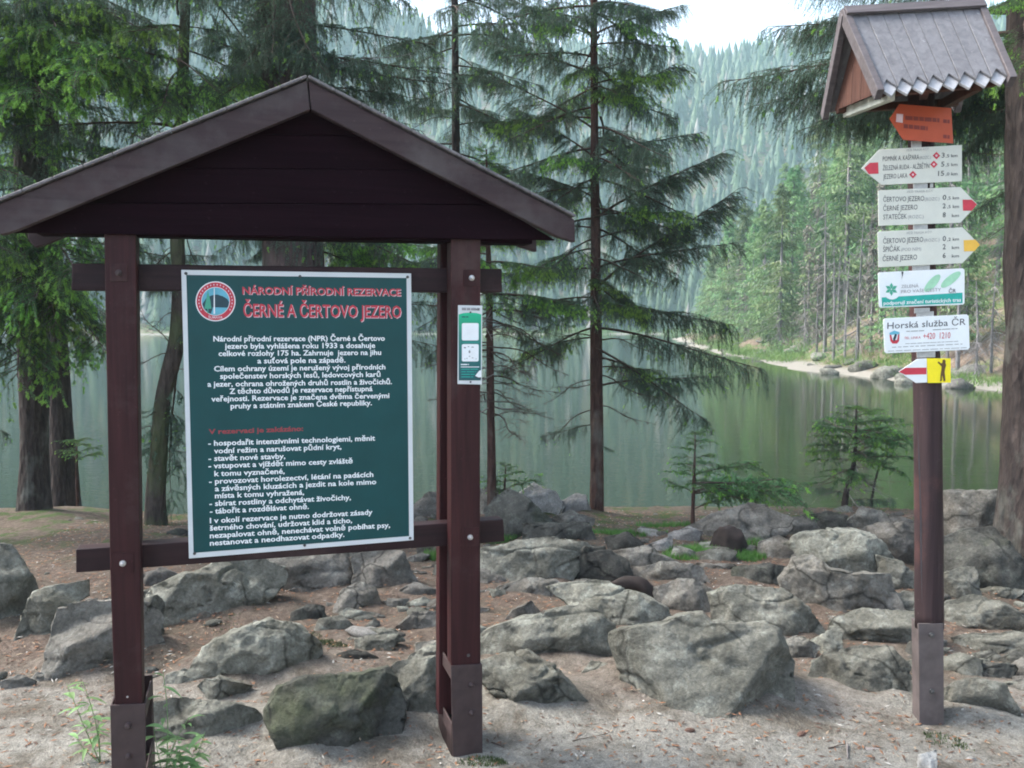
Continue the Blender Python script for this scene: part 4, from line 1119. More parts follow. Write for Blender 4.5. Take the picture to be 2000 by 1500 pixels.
RK, RG, RP, RD = M['rock'], M['rock_green'], M['rock_pale'], M['rock_dark']
rocks = [
 # (outline in photo pixels, material, label, top slope)
 ([(-60,1062),(0,1058),(24,1064),(44,1092),(60,1124),(76,1156),(80,1180),(40,1212),(-30,1228),(-90,1180)], RG, 'large lichen speckled boulder cut by the left photo edge', .5),
 ([(60,1160),(80,1150),(172,1132),(174,1164),(132,1190),(112,1216),(72,1250),(24,1243),(34,1216)], RG, 'wedge shaped rock leaning against the lichen speckled boulder', .8),
 ([(118,1190),(160,1176),(290,1176),(316,1200),(310,1260),(270,1305),(120,1310),(94,1290),(106,1230)], RK, 'broad flat topped boulder behind the left board post', .5),
 ([(262,1172),(308,1160),(322,1178),(316,1230),(282,1258),(258,1248)], RG, 'upright grey stone just right of the left board post', .5),
 ([(310,1160),(322,1146),(360,1122),(430,1104),(500,1094),(535,1112),(537,1140),(480,1165),(432,1184),(376,1204),(332,1186)], RG, 'long slanting slab under the lower left of the green panel', .7),
 ([(500,1090),(560,1074),(650,1080),(704,1108),(692,1142),(600,1160),(528,1144)], RK, 'low rounded boulder behind the slab under the panel', .8),
 ([(698,1090),(740,1072),(784,1080),(808,1124),(792,1150),(704,1144)], RK, 'triangular grey boulder below the right end of the panel', .6),
 ([(660,1178),(672,1152),(700,1141),(728,1149),(740,1180),(700,1193)], RK, 'small domed rock in the rusty litter below the panel', .7),
 ([(374,1294),(400,1264),(448,1236),(524,1210),(584,1218),(618,1246),(630,1278),(552,1310),(420,1330),(382,1314)], RG, 'wide pale topped boulder in the middle between the board posts', .9),
 ([(574,1196),(600,1180),(628,1184),(632,1204),(572,1214)], RD, 'small dark stone above the wide pale topped boulder', .7),
 ([(626,1210),(664,1203),(684,1221),(652,1234),(620,1226)], RG, 'small pale green stone beside the small dark stone', .8),
 ([(288,1404),(306,1368),(360,1360),(452,1370),(510,1392),(508,1424),(430,1442),(304,1450)], RG, 'low bluish flat stone at the foot of the left post', .95),
 ([(517,1388),(540,1338),(600,1318),(700,1312),(757,1298),(778,1330),(798,1374),(772,1412),(704,1466),(650,1472),(560,1434),(524,1404)], RD, 'big dark mossy boulder in front between the board posts', .55),
 ([(764,1302),(802,1280),(862,1282),(864,1402),(812,1410),(776,1364)], RG, 'grey green boulder half hidden behind the right board post', .6),
 ([(772,1222),(810,1196),(864,1196),(864,1224),(820,1236),(776,1232)], RK, 'small overhanging stone left of the right board post', .6),
 ([(786,1152),(810,1138),(850,1152),(846,1168),(790,1164)], RK, 'little flat stone above the overhanging stone', .8),
 ([(810,992),(838,964),(884,956),(886,1014),(818,1016)], RK, 'rounded lakeside boulder left of the right board post', .6),
 ([(930,962),(952,954),(978,958),(984,1002),(936,1008)], RK, 'lakeside stone behind the slim dead barked spruce', .6),
 ([(956,1000),(968,978),(994,960),(1026,974),(1052,1000),(1080,1022),(1062,1050),(985,1054),(954,1036)], RD, 'dark angular boulder at the water beside the young spruce', .5),
 ([(1012,970),(1045,947),(1080,962),(1094,986),(1076,1008),(1028,1004)], RP, 'light lumpy boulder standing at the water behind the dark one', .6),
 ([(1080,988),(1122,966),(1140,969),(1152,996),(1147,1006),(1090,1008)], RP, 'whitish domed rock at the water left of the slender spruce', .6),
 ([(1068,1020),(1112,998),(1152,1014),(1144,1030),(1078,1034)], RK, 'low grey rock just below the whitish domed rock', .7),
 ([(1032,1024),(1142,1022),(1152,1050),(1100,1058),(1036,1054)], RD, 'dark oblong block left of the slender spruce foot', .4),
 ([(936,1094),(950,1076),(1050,1054),(1116,1060),(1152,1076),(1118,1100),(1092,1130),(1020,1134),(940,1117)], RG, 'large smooth slab right of the right board post', .95),
 ([(930,1112),(974,1111),(1012,1130),(986,1144),(930,1140)], RK, 'small stone tucked under the large smooth slab', .7),
 ([(1086,1100),(1110,1082),(1142,1066),(1174,1071),(1212,1096),(1222,1126),(1158,1140),(1100,1114)], RD, 'dark rugged outcrop right of the large smooth slab', .5),
 ([(984,1146),(1034,1128),(1080,1133),(1106,1158),(1076,1168),(994,1164)], RK, 'flat banded stone in the litter below the smooth slab', .9),
 ([(988,1202),(1004,1190),(1034,1175),(1050,1198),(1002,1214)], RK, 'small tilted stone above the long pale slab', .6),
 ([(1086,1148),(1120,1140),(1180,1138),(1240,1158),(1282,1186),(1298,1206),(1240,1226),(1180,1224),(1126,1188)], RG, 'long sloping rock behind the biggest boulder', .85),
 ([(940,1240),(960,1226),(1002,1208),(1050,1196),(1090,1182),(1130,1174),(1168,1196),(1196,1220),(1196,1278),(1090,1274),(1046,1294),(1006,1272),(950,1264)], RG, 'wide pale slab with a dark gap under it left of the biggest boulder', .9),
 ([(940,1296),(970,1278),(1030,1271),(1080,1298),(1148,1352),(1132,1374),(1074,1380),(994,1354),(946,1330)], RG, 'flat pointed slab in front of the wide pale slab', .95),
 ([(1185,1238),(1200,1228),(1250,1220),(1290,1212),(1316,1198),(1342,1190),(1372,1194),(1390,1211),(1440,1214),(1495,1211),(1524,1232),(1532,1262),(1548,1292),(1532,1332),(1442,1362),(1425,1384),(1300,1366),(1235,1330),(1203,1292)], RG, 'biggest pale granite boulder in the middle foreground', .35),
 ([(1188,1052),(1225,1040),(1252,1060),(1252,1082),(1200,1072)], RD, 'small dark rock right of the slender spruce foot', .6),
 ([(1196,1080),(1260,1068),(1314,1098),(1326,1120),(1240,1128),(1206,1104)], RK, 'smooth grey rock sloping down from the sapling', .8),
 ([(1268,1064),(1310,1048),(1310,1068),(1284,1080)], RP, 'bright split stone left of the sapling', .6),
 ([(1310,1042),(1345,1030),(1368,1040),(1352,1060),(1314,1060)], RP, 'pale stone at the water behind the sapling', .7),
 ([(1350,1034),(1400,1005),(1460,985),(1510,1000),(1536,1017),(1502,1044),(1465,1054),(1380,1060)], RK, 'broad grey outcrop at the water behind the stump', .6),
 ([(1504,1040),(1532,1012),(1578,1009),(1594,1034),(1558,1050),(1514,1054)], RK, 'dark ridged rock right of the broad grey outcrop', .6),
 ([(1572,1012),(1612,1000),(1648,1008),(1640,1040),(1598,1040)], RD, 'shadowed rock under the leaning lakeside bush', .6),
 ([(1636,1024),(1684,990),(1722,1003),(1732,1024),(1680,1038),(1640,1040)], RK, 'pointed grey rock at the water right of the leaning bush', .6),
 ([(1716,1014),(1748,1005),(1788,1022),(1782,1038),(1724,1034)], RK, 'small crest of rock by the water left of the signpost', .6),
 ([(1680,1040),(1720,1026),(1790,1026),(1796,1094),(1750,1108),(1718,1084),(1686,1064)], RK, 'knobbly lichen covered rock left of the signpost', .5),
 ([(1546,1064),(1572,1042),(1636,1035),(1698,1047),(1726,1088),(1720,1130),(1676,1128),(1636,1122),(1578,1090)], RG, 'large cracked block crowning the rock heap', .4),
 ([(1540,1128),(1556,1090),(1592,1084),(1622,1112),(1712,1122),(1740,1162),(1640,1200),(1554,1180)], RK, 'brown grey rock forming the base of the rock heap', .6),
 ([(1826,966),(1880,962),(1952,964),(1956,1010),(1950,1064),(1852,1096),(1830,1050)], RK, 'frosty pale boulder between the signpost and the big trunk', .4),
 ([(1840,1056),(1880,1040),(1932,1032),(1990,1100),(1976,1154),(1900,1150),(1846,1122)], RD, 'mossy brown boulder at the foot of the big right trunk', .5),
 ([(1832,1128),(1872,1110),(1903,1111),(1908,1152),(1846,1180)], RG, 'square green tinted block right of the signpost', .6),
 ([(1836,1184),(1900,1163),(1946,1175),(1992,1208),(1978,1234),(1840,1234)], RG, 'large green tinted boulder right of the signpost', .7),
 ([(1680,1202),(1704,1170),(1748,1159),(1796,1158),(1796,1204)], RG, 'rounded rock left of the signpost behind the overhanging slab', .6),
 ([(1636,1208),(1684,1196),(1796,1200),(1796,1256),(1732,1262),(1636,1254)], RG, 'overhanging slab with a dark hollow left of the signpost', .5),
 ([(1584,1248),(1620,1230),(1644,1232),(1644,1264),(1616,1284),(1586,1272)], RG, 'small tilted slab between the two right hand boulders', .7),
 ([(1400,1162),(1420,1150),(1444,1145),(1524,1155),(1562,1188),(1606,1230),(1552,1248),(1476,1216),(1416,1214)], RG, 'green grey rounded boulder behind the biggest boulder', .7),
 ([(1286,1148),(1320,1138),(1352,1135),(1394,1160),(1410,1207),(1380,1204),(1288,1200)], RK, 'brown grey rock left of the green grey rounded boulder', .7),
 ([(1574,1340),(1586,1288),(1644,1263),(1734,1259),(1768,1304),(1766,1334),(1650,1354),(1592,1352)], RG, 'low arched slab in front left of the signpost', .85),
 ([(1838,1286),(1876,1273),(1916,1288),(1916,1318),(1850,1330)], RG, 'small stone touching the signpost on its right', .6),
 ([(1838,1342),(1900,1322),(1960,1336),(1984,1374),(1900,1392),(1842,1384)], RG, 'flat pale stone right of the signpost foot', .9),
 ([(1856,1244),(1900,1234),(1980,1230),(2040,1244),(2030,1272),(1920,1284),(1876,1267)], RG, 'long flat rock reaching the right photo edge', .85),
 ([(1970,1300),(2000,1282),(2050,1290),(2050,1330),(1984,1326)], RK, 'stone cut by the right photo edge', .7),
 ([(1792,1474),(1828,1464),(1832,1506),(1794,1510)], RP, 'small white stone half buried at the bottom right', .8),
 ([(1882,1484),(1894,1476),(1906,1482),(1904,1492),(1886,1492)], RP, 'egg sized pale pebble right of the small white stone', .7),
 ([(1240,1108),(1300,1098),(1360,1108),(1372,1130),(1300,1140),(1244,1128)], RK, 'low worn rock in front of the sapling', .95),
 ([(1440,1108),(1500,1100),(1548,1112),(1548,1136),(1480,1146),(1436,1130)], RD, 'low dark rock between the stump and the rock heap', .95),
 ([(1488,1060),(1520,1048),(1556,1060),(1556,1096),(1510,1092),(1486,1080)], RK, 'small crumbly rock left of the crowning block', .6),
 ([(1500,1262),(1556,1240),(1600,1262),(1580,1290),(1520,1292)], RK, 'half buried stone at the right shoulder of the biggest boulder', .9),
 ([(1715,1086),(1760,1100),(1792,1130),(1792,1160),(1740,1158),(1722,1126)], RG, 'smooth rock sloping down towards the signpost', .8),
 ([(600,1078),(660,1062),(700,1078),(700,1096),(640,1100)], RK, 'flat rock hidden behind the lower beam', .9),
 ([(0,1330),(40,1318),(70,1330),(60,1346),(10,1350)], RK, 'small flat stone at the left photo edge', .95),
 ([(820,1064),(860,1050),(900,1062),(900,1084),(830,1086)], RK, 'low stone behind the right end of the lower beam', .9),
 ([(280,1120),(318,1108),(350,1122),(330,1146),(284,1148)], RK, 'purplish rock with roots right of the left post', .8),
 ([(2000,1040),(2060,1020),(2120,1060),(2110,1150),(2010,1140)], RD, 'boulder just outside the right edge', .6),
]
def edge(x0, y0, x1, y1, c, k):
    # plane that falls away beyond the line (x0,y0)-(x1,y1); the solid side lies to the left of the line
    dx, dy = x1 - x0, y1 - y0; l = math.hypot(dx, dy); nx_, ny_ = -dy / l, dx / l
    return (c - k * (nx_ * x0 + ny_ * y0), k * nx_, k * ny_)
CUTS = {
 31: [(.62, .04, -.12), edge(.22, -.95, .86, .45, .70, 2.2), edge(-1.0, .55, -.55, -1.0, .35, 1.2), (1.35, .1, -1.05), (1.5, .8, .4)],
 12: [(.72, -.1, -.45), edge(.1, -1.0, .45, .85, .72, 1.5), (1.1, .9, .1), (.85, -.1, .8), (.9, .5, .35), (1.2, .3, 1.1)],
 8: [(.8, -.35, -.5), (.95, -.95, .1), (1.1, 1.0, -.1), (.9, .1, .7)],
 30: [(.75, .25, -.5), (.9, -.4, .5), (1.1, .9, .2)],
 29: [(.7, .1, -.55), (.85, -.1, .75), (1.05, -.8, .1), (1.1, .9, .1)],
 51: [(.6, -.25, -.35), (.95, -1.0, .1), (1.1, .8, .1), (.9, 0, .6)],
 55: [(.75, 0, -.55), (.8, .1, .9), (1.1, -.9, 0), (1.1, .9, 0)],
 49: [(.8, .1, -.8), (.75, 0, .9), (1.1, .8, 0)],
 42: [(.7, .1, -.4), (.8, -.3, .5), (1.0, -.9, 0), (1.0, .8, -.1)],
}
for i, (pts_, m_, lab, top_) in enumerate(rocks):
    th_ = {13: .9}.get(i, 0.95 if top_ < 0.6 else 0.8)
    rock(pts_, m_, lab, 100 + i * 7, top_, thick=th_, lean=(i % 5 - 2) * 0.12, grow=(1.02, 1.02) if i in (12, 31) else ((1.08, 1.05) if pts_[0][1] > 1235 or pts_[0][0] < 300 else (1.24, 1.16)), cuts=CUTS.get(i))

# lower rocks wedged between the traced ones
r_ = random.Random(21); nf = 0
boxes = [(min(a for a, b in q[0]), max(a for a, b in q[0]), min(b for a, b in q[0]), max(b for a, b in q[0])) for q in rocks]
while nf < 175:
    px = r_.uniform(-40, 2040); py = r_.uniform(1075, 1350) if r_.random() < .8 else r_.uniform(1040, 1120)
    if px < 900 and py > 1230 and r_.random() < .7: continue
    if px < 260 and py < 1160: continue
    w = r_.uniform(26, 85) * (py - 850) / 350 * (1.45 if px > 930 and py < 1200 else 1.0); h = w * r_.uniform(.26, .5)
    inside = any(a < px < b and c < py < d for a, b, c, d in boxes)
    if inside and r_.random() < .93: continue
    ang = sorted(r_.uniform(0, 6.28) for _ in range(8))
    pp = [(px + w / 2 * math.cos(a) * r_.uniform(.8, 1.15), py + h / 2 * math.sin(a) * r_.uniform(.8, 1.15)) for a in ang]
    A_ = sum(pp[i][0] * pp[(i + 1) % 8][1] - pp[(i + 1) % 8][0] * pp[i][1] for i in range(8))
    if abs(A_) < w * h * .5: continue
    rock(pp, r_.choice((RK, RG, RG, RK, RD)), 'low worn rock wedged among the boulders of the bank', 2000 + nf, r_.uniform(.6, .95), thick=.9, grp='low rocks wedged between the boulders')
    nf += 1

# earth has drifted up between and around the rocks
go = bpy.data.objects['ground']; gm = go.data
gc = np.empty(len(gm.vertices) * 3, np.float32); gm.vertices.foreach_get('co', gc); gc = gc.reshape(-1, 3)
lift_ = np.zeros(len(gc))
for cx_, cy_, hw_, th__, hh_ in foot:
    dx = (gc[:, 0] - cx_) / (hw_ * 1.25); dy = (gc[:, 1] - cy_ - 0.25 * hw_) / (hw_ * 0.7 + .12)
    d2 = dx * dx + dy * dy
    lift_ = np.maximum(lift_, min(0.12, 0.30 * hh_) * np.exp(-d2 * d2 * 0.9))
lift_ *= 1 + 0.5 * vnoise(gc * np.array([6, 6, 0]), 77)
gc[:, 2] += lift_
gm.vertices.foreach_set('co', gc.ravel()); gm.update()

def surf(x, y):
    hit, loc, nor, idx = go.ray_cast(Vector((x, y, 5)), Vector((0, 0, -1)))
    return loc.z if hit else float(height(x, y))
def surf_arr(x, y):
    k = np.clip(np.round((x - gx0) / .05).astype(int), 0, lut.shape[1] - 1); j = np.clip(np.round((y - 1.0) / .05).astype(int), 0, lut.shape[0] - 1)
    return lut[j, k]
gx0 = -6.0
_lx = np.arange(-6, 8.01, 0.05); _ly = np.arange(1.0, 11.51, 0.05)
lut = height(*np.meshgrid(_lx, _ly))
for cx_, cy_, hw_, th__, hh_ in foot:
    X_, Y_ = np.meshgrid(_lx, _ly)
    d2 = ((X_ - cx_) / (hw_ * 1.25)) ** 2 + ((Y_ - cy_ - 0.25 * hw_) / (hw_ * 0.7 + .12)) ** 2
    if 'lut_l' not in globals(): lut_l = np.zeros_like(lut)
    lut_l = np.maximum(lut_l, min(0.12, 0.30 * hh_) * np.exp(-d2 * d2 * 0.9))
lut = lut + lut_l

# rotten stump and the charred log end
rock([(1388,1066),(1396,1040),(1408,1028),(1426,1025),(1446,1034),(1456,1056),(1464,1080),(1394,1076)], M['char'], 'dark rotten stump in the green grass by the sapling', 901, .2, thick=1.0, name='tree_stump', cat='tree stump')
# curved log stub
lg = []
for (x, y, w) in ((1196,1146,18),(1224,1136,26),(1250,1142,34),(1266,1162,34),(1271,1184,28)):
    g = ground_at(1230, 1190); q = P(x, y, g[1] + 0.15); lg.append((q, w / 2 / FPX * g[1]))
pts = np.array([a for a, b in lg]); t = np.linspace(0, 4, 14)
pts2 = np.stack([np.interp(t, range(5), pts[:, k]) for k in range(3)], 1)
v, f = tube_geo(pts2, np.interp(t, range(5), [b for a, b in lg]), 14, True, 0, 0.25, 9)
o_ = mesh_obj('log', v, f, M['char'], smooth=True, origin=pts[2]); tag(o_, 'dark curved rotten log end lying among the middle rocks', 'log')

# scattered small stones that fill the gaps between the big ones
small_v, small_f = ico(2)
protos = []
for k in range(5):
    n_ = fbm(small_v * 1.4 + k * 9, k, 3)
    vv = small_v * (1 + 0.28 * n_[:, None]); vv[:, 2] *= 0.5
    protos.append(new_mesh('stone', vv, small_f, [RK, RG, RK, RP, RG][k], smooth=True))
cnt = 0; r_ = random.Random(5)
lab_s = 'small half buried stone among the boulders of the bank'
while cnt < 120:
    x, y = r_.uniform(-4.5, 5.5), r_.uniform(3.9, 9.2)
    if y < 4.6 and r_.random() < 0.75: continue
    z = surf(x, y); sz = r_.choice((0.02, 0.03, 0.04, 0.06, 0.09))
    o_ = link('stone', protos[r_.randrange(5)], None, (x, y, z)); o_.scale = (sz * r_.uniform(.8, 1.6), sz * r_.uniform(.8, 1.4), sz)
    o_.rotation_euler = (r_.uniform(-.3, .3), r_.uniform(-.3, .3), r_.uniform(0, 6.28))
    tag(o_, lab_s, 'stone', 'small stones half buried on the bank'); cnt += 1

# litter: needles, bark chips, tiny pebbles (nobody could count it)
def litter():
    n = 52000; r = RS
    x = r.uniform(-4.2, 5.2, n); y = 2.6 + 6.6 * r.uniform(0, 1, n) ** 1.25
    keep = (y > 4.0) | (r.uniform(0, 1, n) < 0.5)
    x, y = x[keep], y[keep]; n = len(x)
    z = surf_arr(x, y) + 0.004
    a = r.uniform(0, 6.28, n); L = r.uniform(0.006, 0.022, n); w = r.uniform(0.0015, 0.006, n)
    d = np.stack([np.cos(a), np.sin(a), r.uniform(-.15, .3, n)], 1); s = np.stack([-np.sin(a), np.cos(a), r.uniform(-.2, .2, n)], 1)
    c = np.stack([x, y, z], 1)
    q0, q1, q2, q3 = c - d * L[:, None], c - s * w[:, None], c + d * L[:, None], c + s * w[:, None]
    top = c + np.array([0, 0, 1.0]) * (w[:, None] * .8)
    V = np.stack([q0, q1, q2, q3, top], 1).reshape(-1, 3); b = np.arange(n)[:, None] * 5
    F = np.concatenate([b + np.array([[0, 1, 4]]), b + np.array([[1, 2, 4]]), b + np.array([[2, 3, 4]]), b + np.array([[3, 0, 4]])])
    mi = np.tile(r.choice([0, 1, 2, 3], n, p=[.45, .4, .10, .05]), 4)
    m1 = plain('litter_rust', (0.20, 0.10, 0.055), .9); m2 = plain('litter_brown', (0.09, 0.055, 0.04), .9)
    m3 = plain('litter_tan', (0.26, 0.20, 0.14), .9); m4 = plain('litter_grey', (0.36, 0.35, 0.32), .9)
    o = mesh_obj('litter', V, F, [m1, m2, m3, m4], midx=mi)
    tag(o, 'rusty needles, bark chips and crumbs strewn over the bank', 'litter', kind='stuff')
litter()

# cones, sticks, scraps on the path
def cone(px, py, L, ang, label):
    g = ground_at(px, py); acc = Acc(); n = 9
    t = np.linspace(-1, 1, n); rr = L * 0.27 * np.sqrt(np.clip(1 - (t * .96) ** 2, 0, 1)) * (1 - .2 * t)
    d = np.array([math.cos(ang), math.sin(ang), 0.05])
    p_ = g + np.array([0, 0, L * .2]) + np.outer(t * L / 2, d)
    v, f = tube_geo(p_, rr, 8, True); v = v + 0.10 * L * fbm(v / L * 5, int(px), 2)[:, None] * (v - p_.mean(0)) / L
    acc.add(v, f, 0)
    for k in range(36):                                     # scales
        tt = r_.uniform(-.8, .8); a = k * 2.4; c0 = g + np.array([0, 0, L * .2]) + d * tt * L / 2
        s = np.array([-d[1], d[0], 0]); u = np.array([0, 0, 1.0]); o1 = math.cos(a) * s + math.sin(a) * u; r0 = L * .25 * math.sqrt(1 - tt * tt)
        pth = np.cross(d, o1)
        acc.add([c0 + o1 * r0 * .7 - pth * L * .06, c0 + o1 * r0 * .7 + pth * L * .06, c0 + o1 * r0 * 1.35 + d * L * .07], [(0, 1, 2)], 0)
    o = acc.build('spruce_cone', plain('cone_brown', (0.10, 0.055, 0.04), .9), None, False, g)
    tag(o, label, 'cone')
cone(1385, 1409, .05, .3, 'brown spruce cone left of the white scrap on the path')
cone(1347, 1431, .045, .1, 'flattened spruce cone lower left of the other path cone')
cone(1566, 1439, .05, .6, 'spruce cone lying on the path between boulder and signpost')
cone(812, 1455, .045, .2, 'dark spruce cone left of the right board bracket')
cone(1560, 1312, .07, 2.4, 'opened spruce cone beside the big boulder')
def stick(pxs, w, m, label, zoff=0.01, name='stick', cat='stick'):
    q = []
    for x, y in pxs:
        g = ground_at(x, y); q.append(g + np.array([0, 0, zoff]))
    q = np.array(q); t = np.linspace(0, len(q) - 1, 5 * len(q)); p2 = np.stack([np.interp(t, range(len(q)), q[:, k]) for k in range(3)], 1)
    p2 += 0.004 * fbm(p2 * 12, int(pxs[0][0]), 2)[:, None]
    v, f = tube_geo(p2, np.linspace(w, w * .5, len(p2)), 7, True, 0, .2, 3)
    o = mesh_obj(name, v, f, m, smooth=True, origin=p2[0]); tag(o, label, cat)
stick([(1690,1467),(1800,1462),(1880,1472),(1990,1482)], .010, M['twig_grey'], 'long surface root crossing the bottom right of the path', .0, 'root', 'root')
stick([(1870,1392),(1940,1396),(2010,1372)], .016, M['twig_grey'], 'grey root running to the right photo edge', .004, 'root', 'root')
stick([(1730,1378),(1790,1375)], .012, M['twig_grey'], 'grey root end left of the signpost foot', .004, 'root', 'root')
stick([(1295,1388),(1345,1392)], .008, M['twig'], 'short brown stick below the biggest boulder')
stick([(1618,1464),(1652,1457)], .003, M['twig'], 'thin dark twig on the path')
stick([(1655,1458),(1656,1484)], .005, M['twig_grey'], 'pale peeled stick end near the bottom of the path')
stick([(1118,1452),(1190,1436)], .002, M['twig'], 'thin twig right of the right board bracket')
stick([(1550,1300),(1576,1318)], .010, M['twig'], 'broken bark piece between two boulders', .015)
stick([(960,1455),(985,1464)], .003, M['twig'], 'small twig beside the right board bracket')
def scrap(px, py, w, label):
    g = ground_at(px, py); n = 7
    a = np.arange(n) * 2 * math.pi / n; rr = w * (1 + .35 * np.sin(a * 2 + px))
    ring = np.stack([g[0] + rr * np.cos(a), g[1] + rr * .7 * np.sin(a), g[2] + .004 + .008 * np.abs(np.sin(a * 1.5 + px))], 1)
    v = list(ring) + [g + np.array([0, 0, .018])] + list(ring * [1, 1, 1] - [0, 0, .004])
    f = [(i, (i + 1) % n, n) for i in range(n)] + [(n + 1 + i, n + 1 + (i + 1) % n, (i + 1) % n, i) for i in range(n)] + [tuple(range(n + 1, 2 * n + 1))[::-1]]
    o = mesh_obj('paper_scrap', v, f, M['plate_white'], origin=g); tag(o, label, 'paper scrap')
scrap(1524, 1386, .026, 'crumpled white scrap on the path')
scrap(1495, 1402, .008, 'tiny white scrap left below the crumpled one')
scrap(1436, 1408, .010, 'small white scrap beside the brown cone')
scrap(1584, 1367, .014, 'flat white scrap near the low arched slab')
scrap(1294, 1376, .010, 'white speck at the left foot of the biggest boulder')

# ------------------------------------------------------------------ spruce branches (shared meshes)
def polyline_batch(start, dirs, length, grav, nseg=4, wig=0.0, r=RS):
    """start (n,3), dirs (n,3), length (n,), grav (n,) -> points (n, nseg+1, 3)"""
    n = len(start); p = np.empty((n, nseg + 1, 3)); p[:, 0] = start; d = dirs / (np.linalg.norm(dirs, axis=1)[:, None] + 1e-9)
    for k in range(nseg):
        d = d + np.array([0, 0, -1.0]) * (grav / nseg)[:, None] + r.normal(0, wig, (n, 3))
        d /= np.linalg.norm(d, axis=1)[:, None] + 1e-9
        p[:, k + 1] = p[:, k] + d * (length / nseg)[:, None]
    return p

def ribbons(P3, w0, w1, V, F, MI, mi):
    """thin three sided twigs along the polylines"""
    n, k, _ = P3.shape
    T = np.gradient(P3, axis=1); T /= np.linalg.norm(T, axis=2)[..., None] + 1e-9
    ref = np.tile(np.array([0.13, 0.2, 1.0]), (n, k, 1))
    a = np.cross(T, ref); a /= np.linalg.norm(a, axis=2)[..., None] + 1e-9
    b = np.cross(T, a)
    w = np.linspace(0, 1, k)[None, :, None] * (np.reshape(w1, (-1, 1, 1)) - np.reshape(w0, (-1, 1, 1))) + np.reshape(w0, (-1, 1, 1))
    rings = np.stack([P3 + w * (math.cos(t) * a + math.sin(t) * b) for t in (0, 2.094, 4.189)], 2)   # n,k,3,3
    base = sum(len(q) for q in V)
    V.append(rings.reshape(-1, 3))
    idx = np.arange(n * k * 3).reshape(n, k, 3) + base
    for j in range(3):
        j2 = (j + 1) % 3
        A, B, C, D = idx[:, :-1, j], idx[:, :-1, j2], idx[:, 1:, j2], idx[:, 1:, j]
        F.append(np.stack([A, B, C], -1).reshape(-1, 3)); F.append(np.stack([A, C, D], -1).reshape(-1, 3))
        MI.append(np.full(2 * A.size, mi))

def needles(P3, length, t0, step, nl, nw, V, F, MI, mi, r=RS, lean=0.75, per=2):
    n, k, _ = P3.shape
    cnt = np.maximum(1, ((1 - t0) * length / step).astype(int)) * per
    idx = np.repeat(np.arange(n), cnt); m = len(idx)
    t = t0 + (1 - t0) * r.uniform(0, 1, m); x = t * (k - 1); i0 = np.minimum(x.astype(int), k - 2); fr = (x - i0)[:, None]
    p = P3[idx, i0] * (1 - fr) + P3[idx, i0 + 1] * fr
    d = P3[idx, i0 + 1] - P3[idx, i0]; d /= np.linalg.norm(d, axis=1)[:, None] + 1e-9
    q = r.normal(0, 1, (m, 3)); q -= (q * d).sum(1)[:, None] * d; q /= np.linalg.norm(q, axis=1)[:, None] + 1e-9
    q[:, 2] += 0.15
    L = nl * r.uniform(0.7, 1.25, m)[:, None]
    tip = p + (d * lean + q * 0.8) * L
    s = np.cross(d, q); w = nw * r.uniform(.7, 1.2, m)[:, None]
    base = sum(len(z) for z in V)
    mid = p + (tip - p) * 0.45
    V.append(np.stack([p, mid + s * w, tip, mid - s * w], 1).reshape(-1, 3))
    b = np.arange(m)[:, None] * 4 + base
    F.append(b + np.array([[0, 1, 2]])); F.append(b + np.array([[0, 2, 3]])); MI.append(np.full(2 * m, mi))

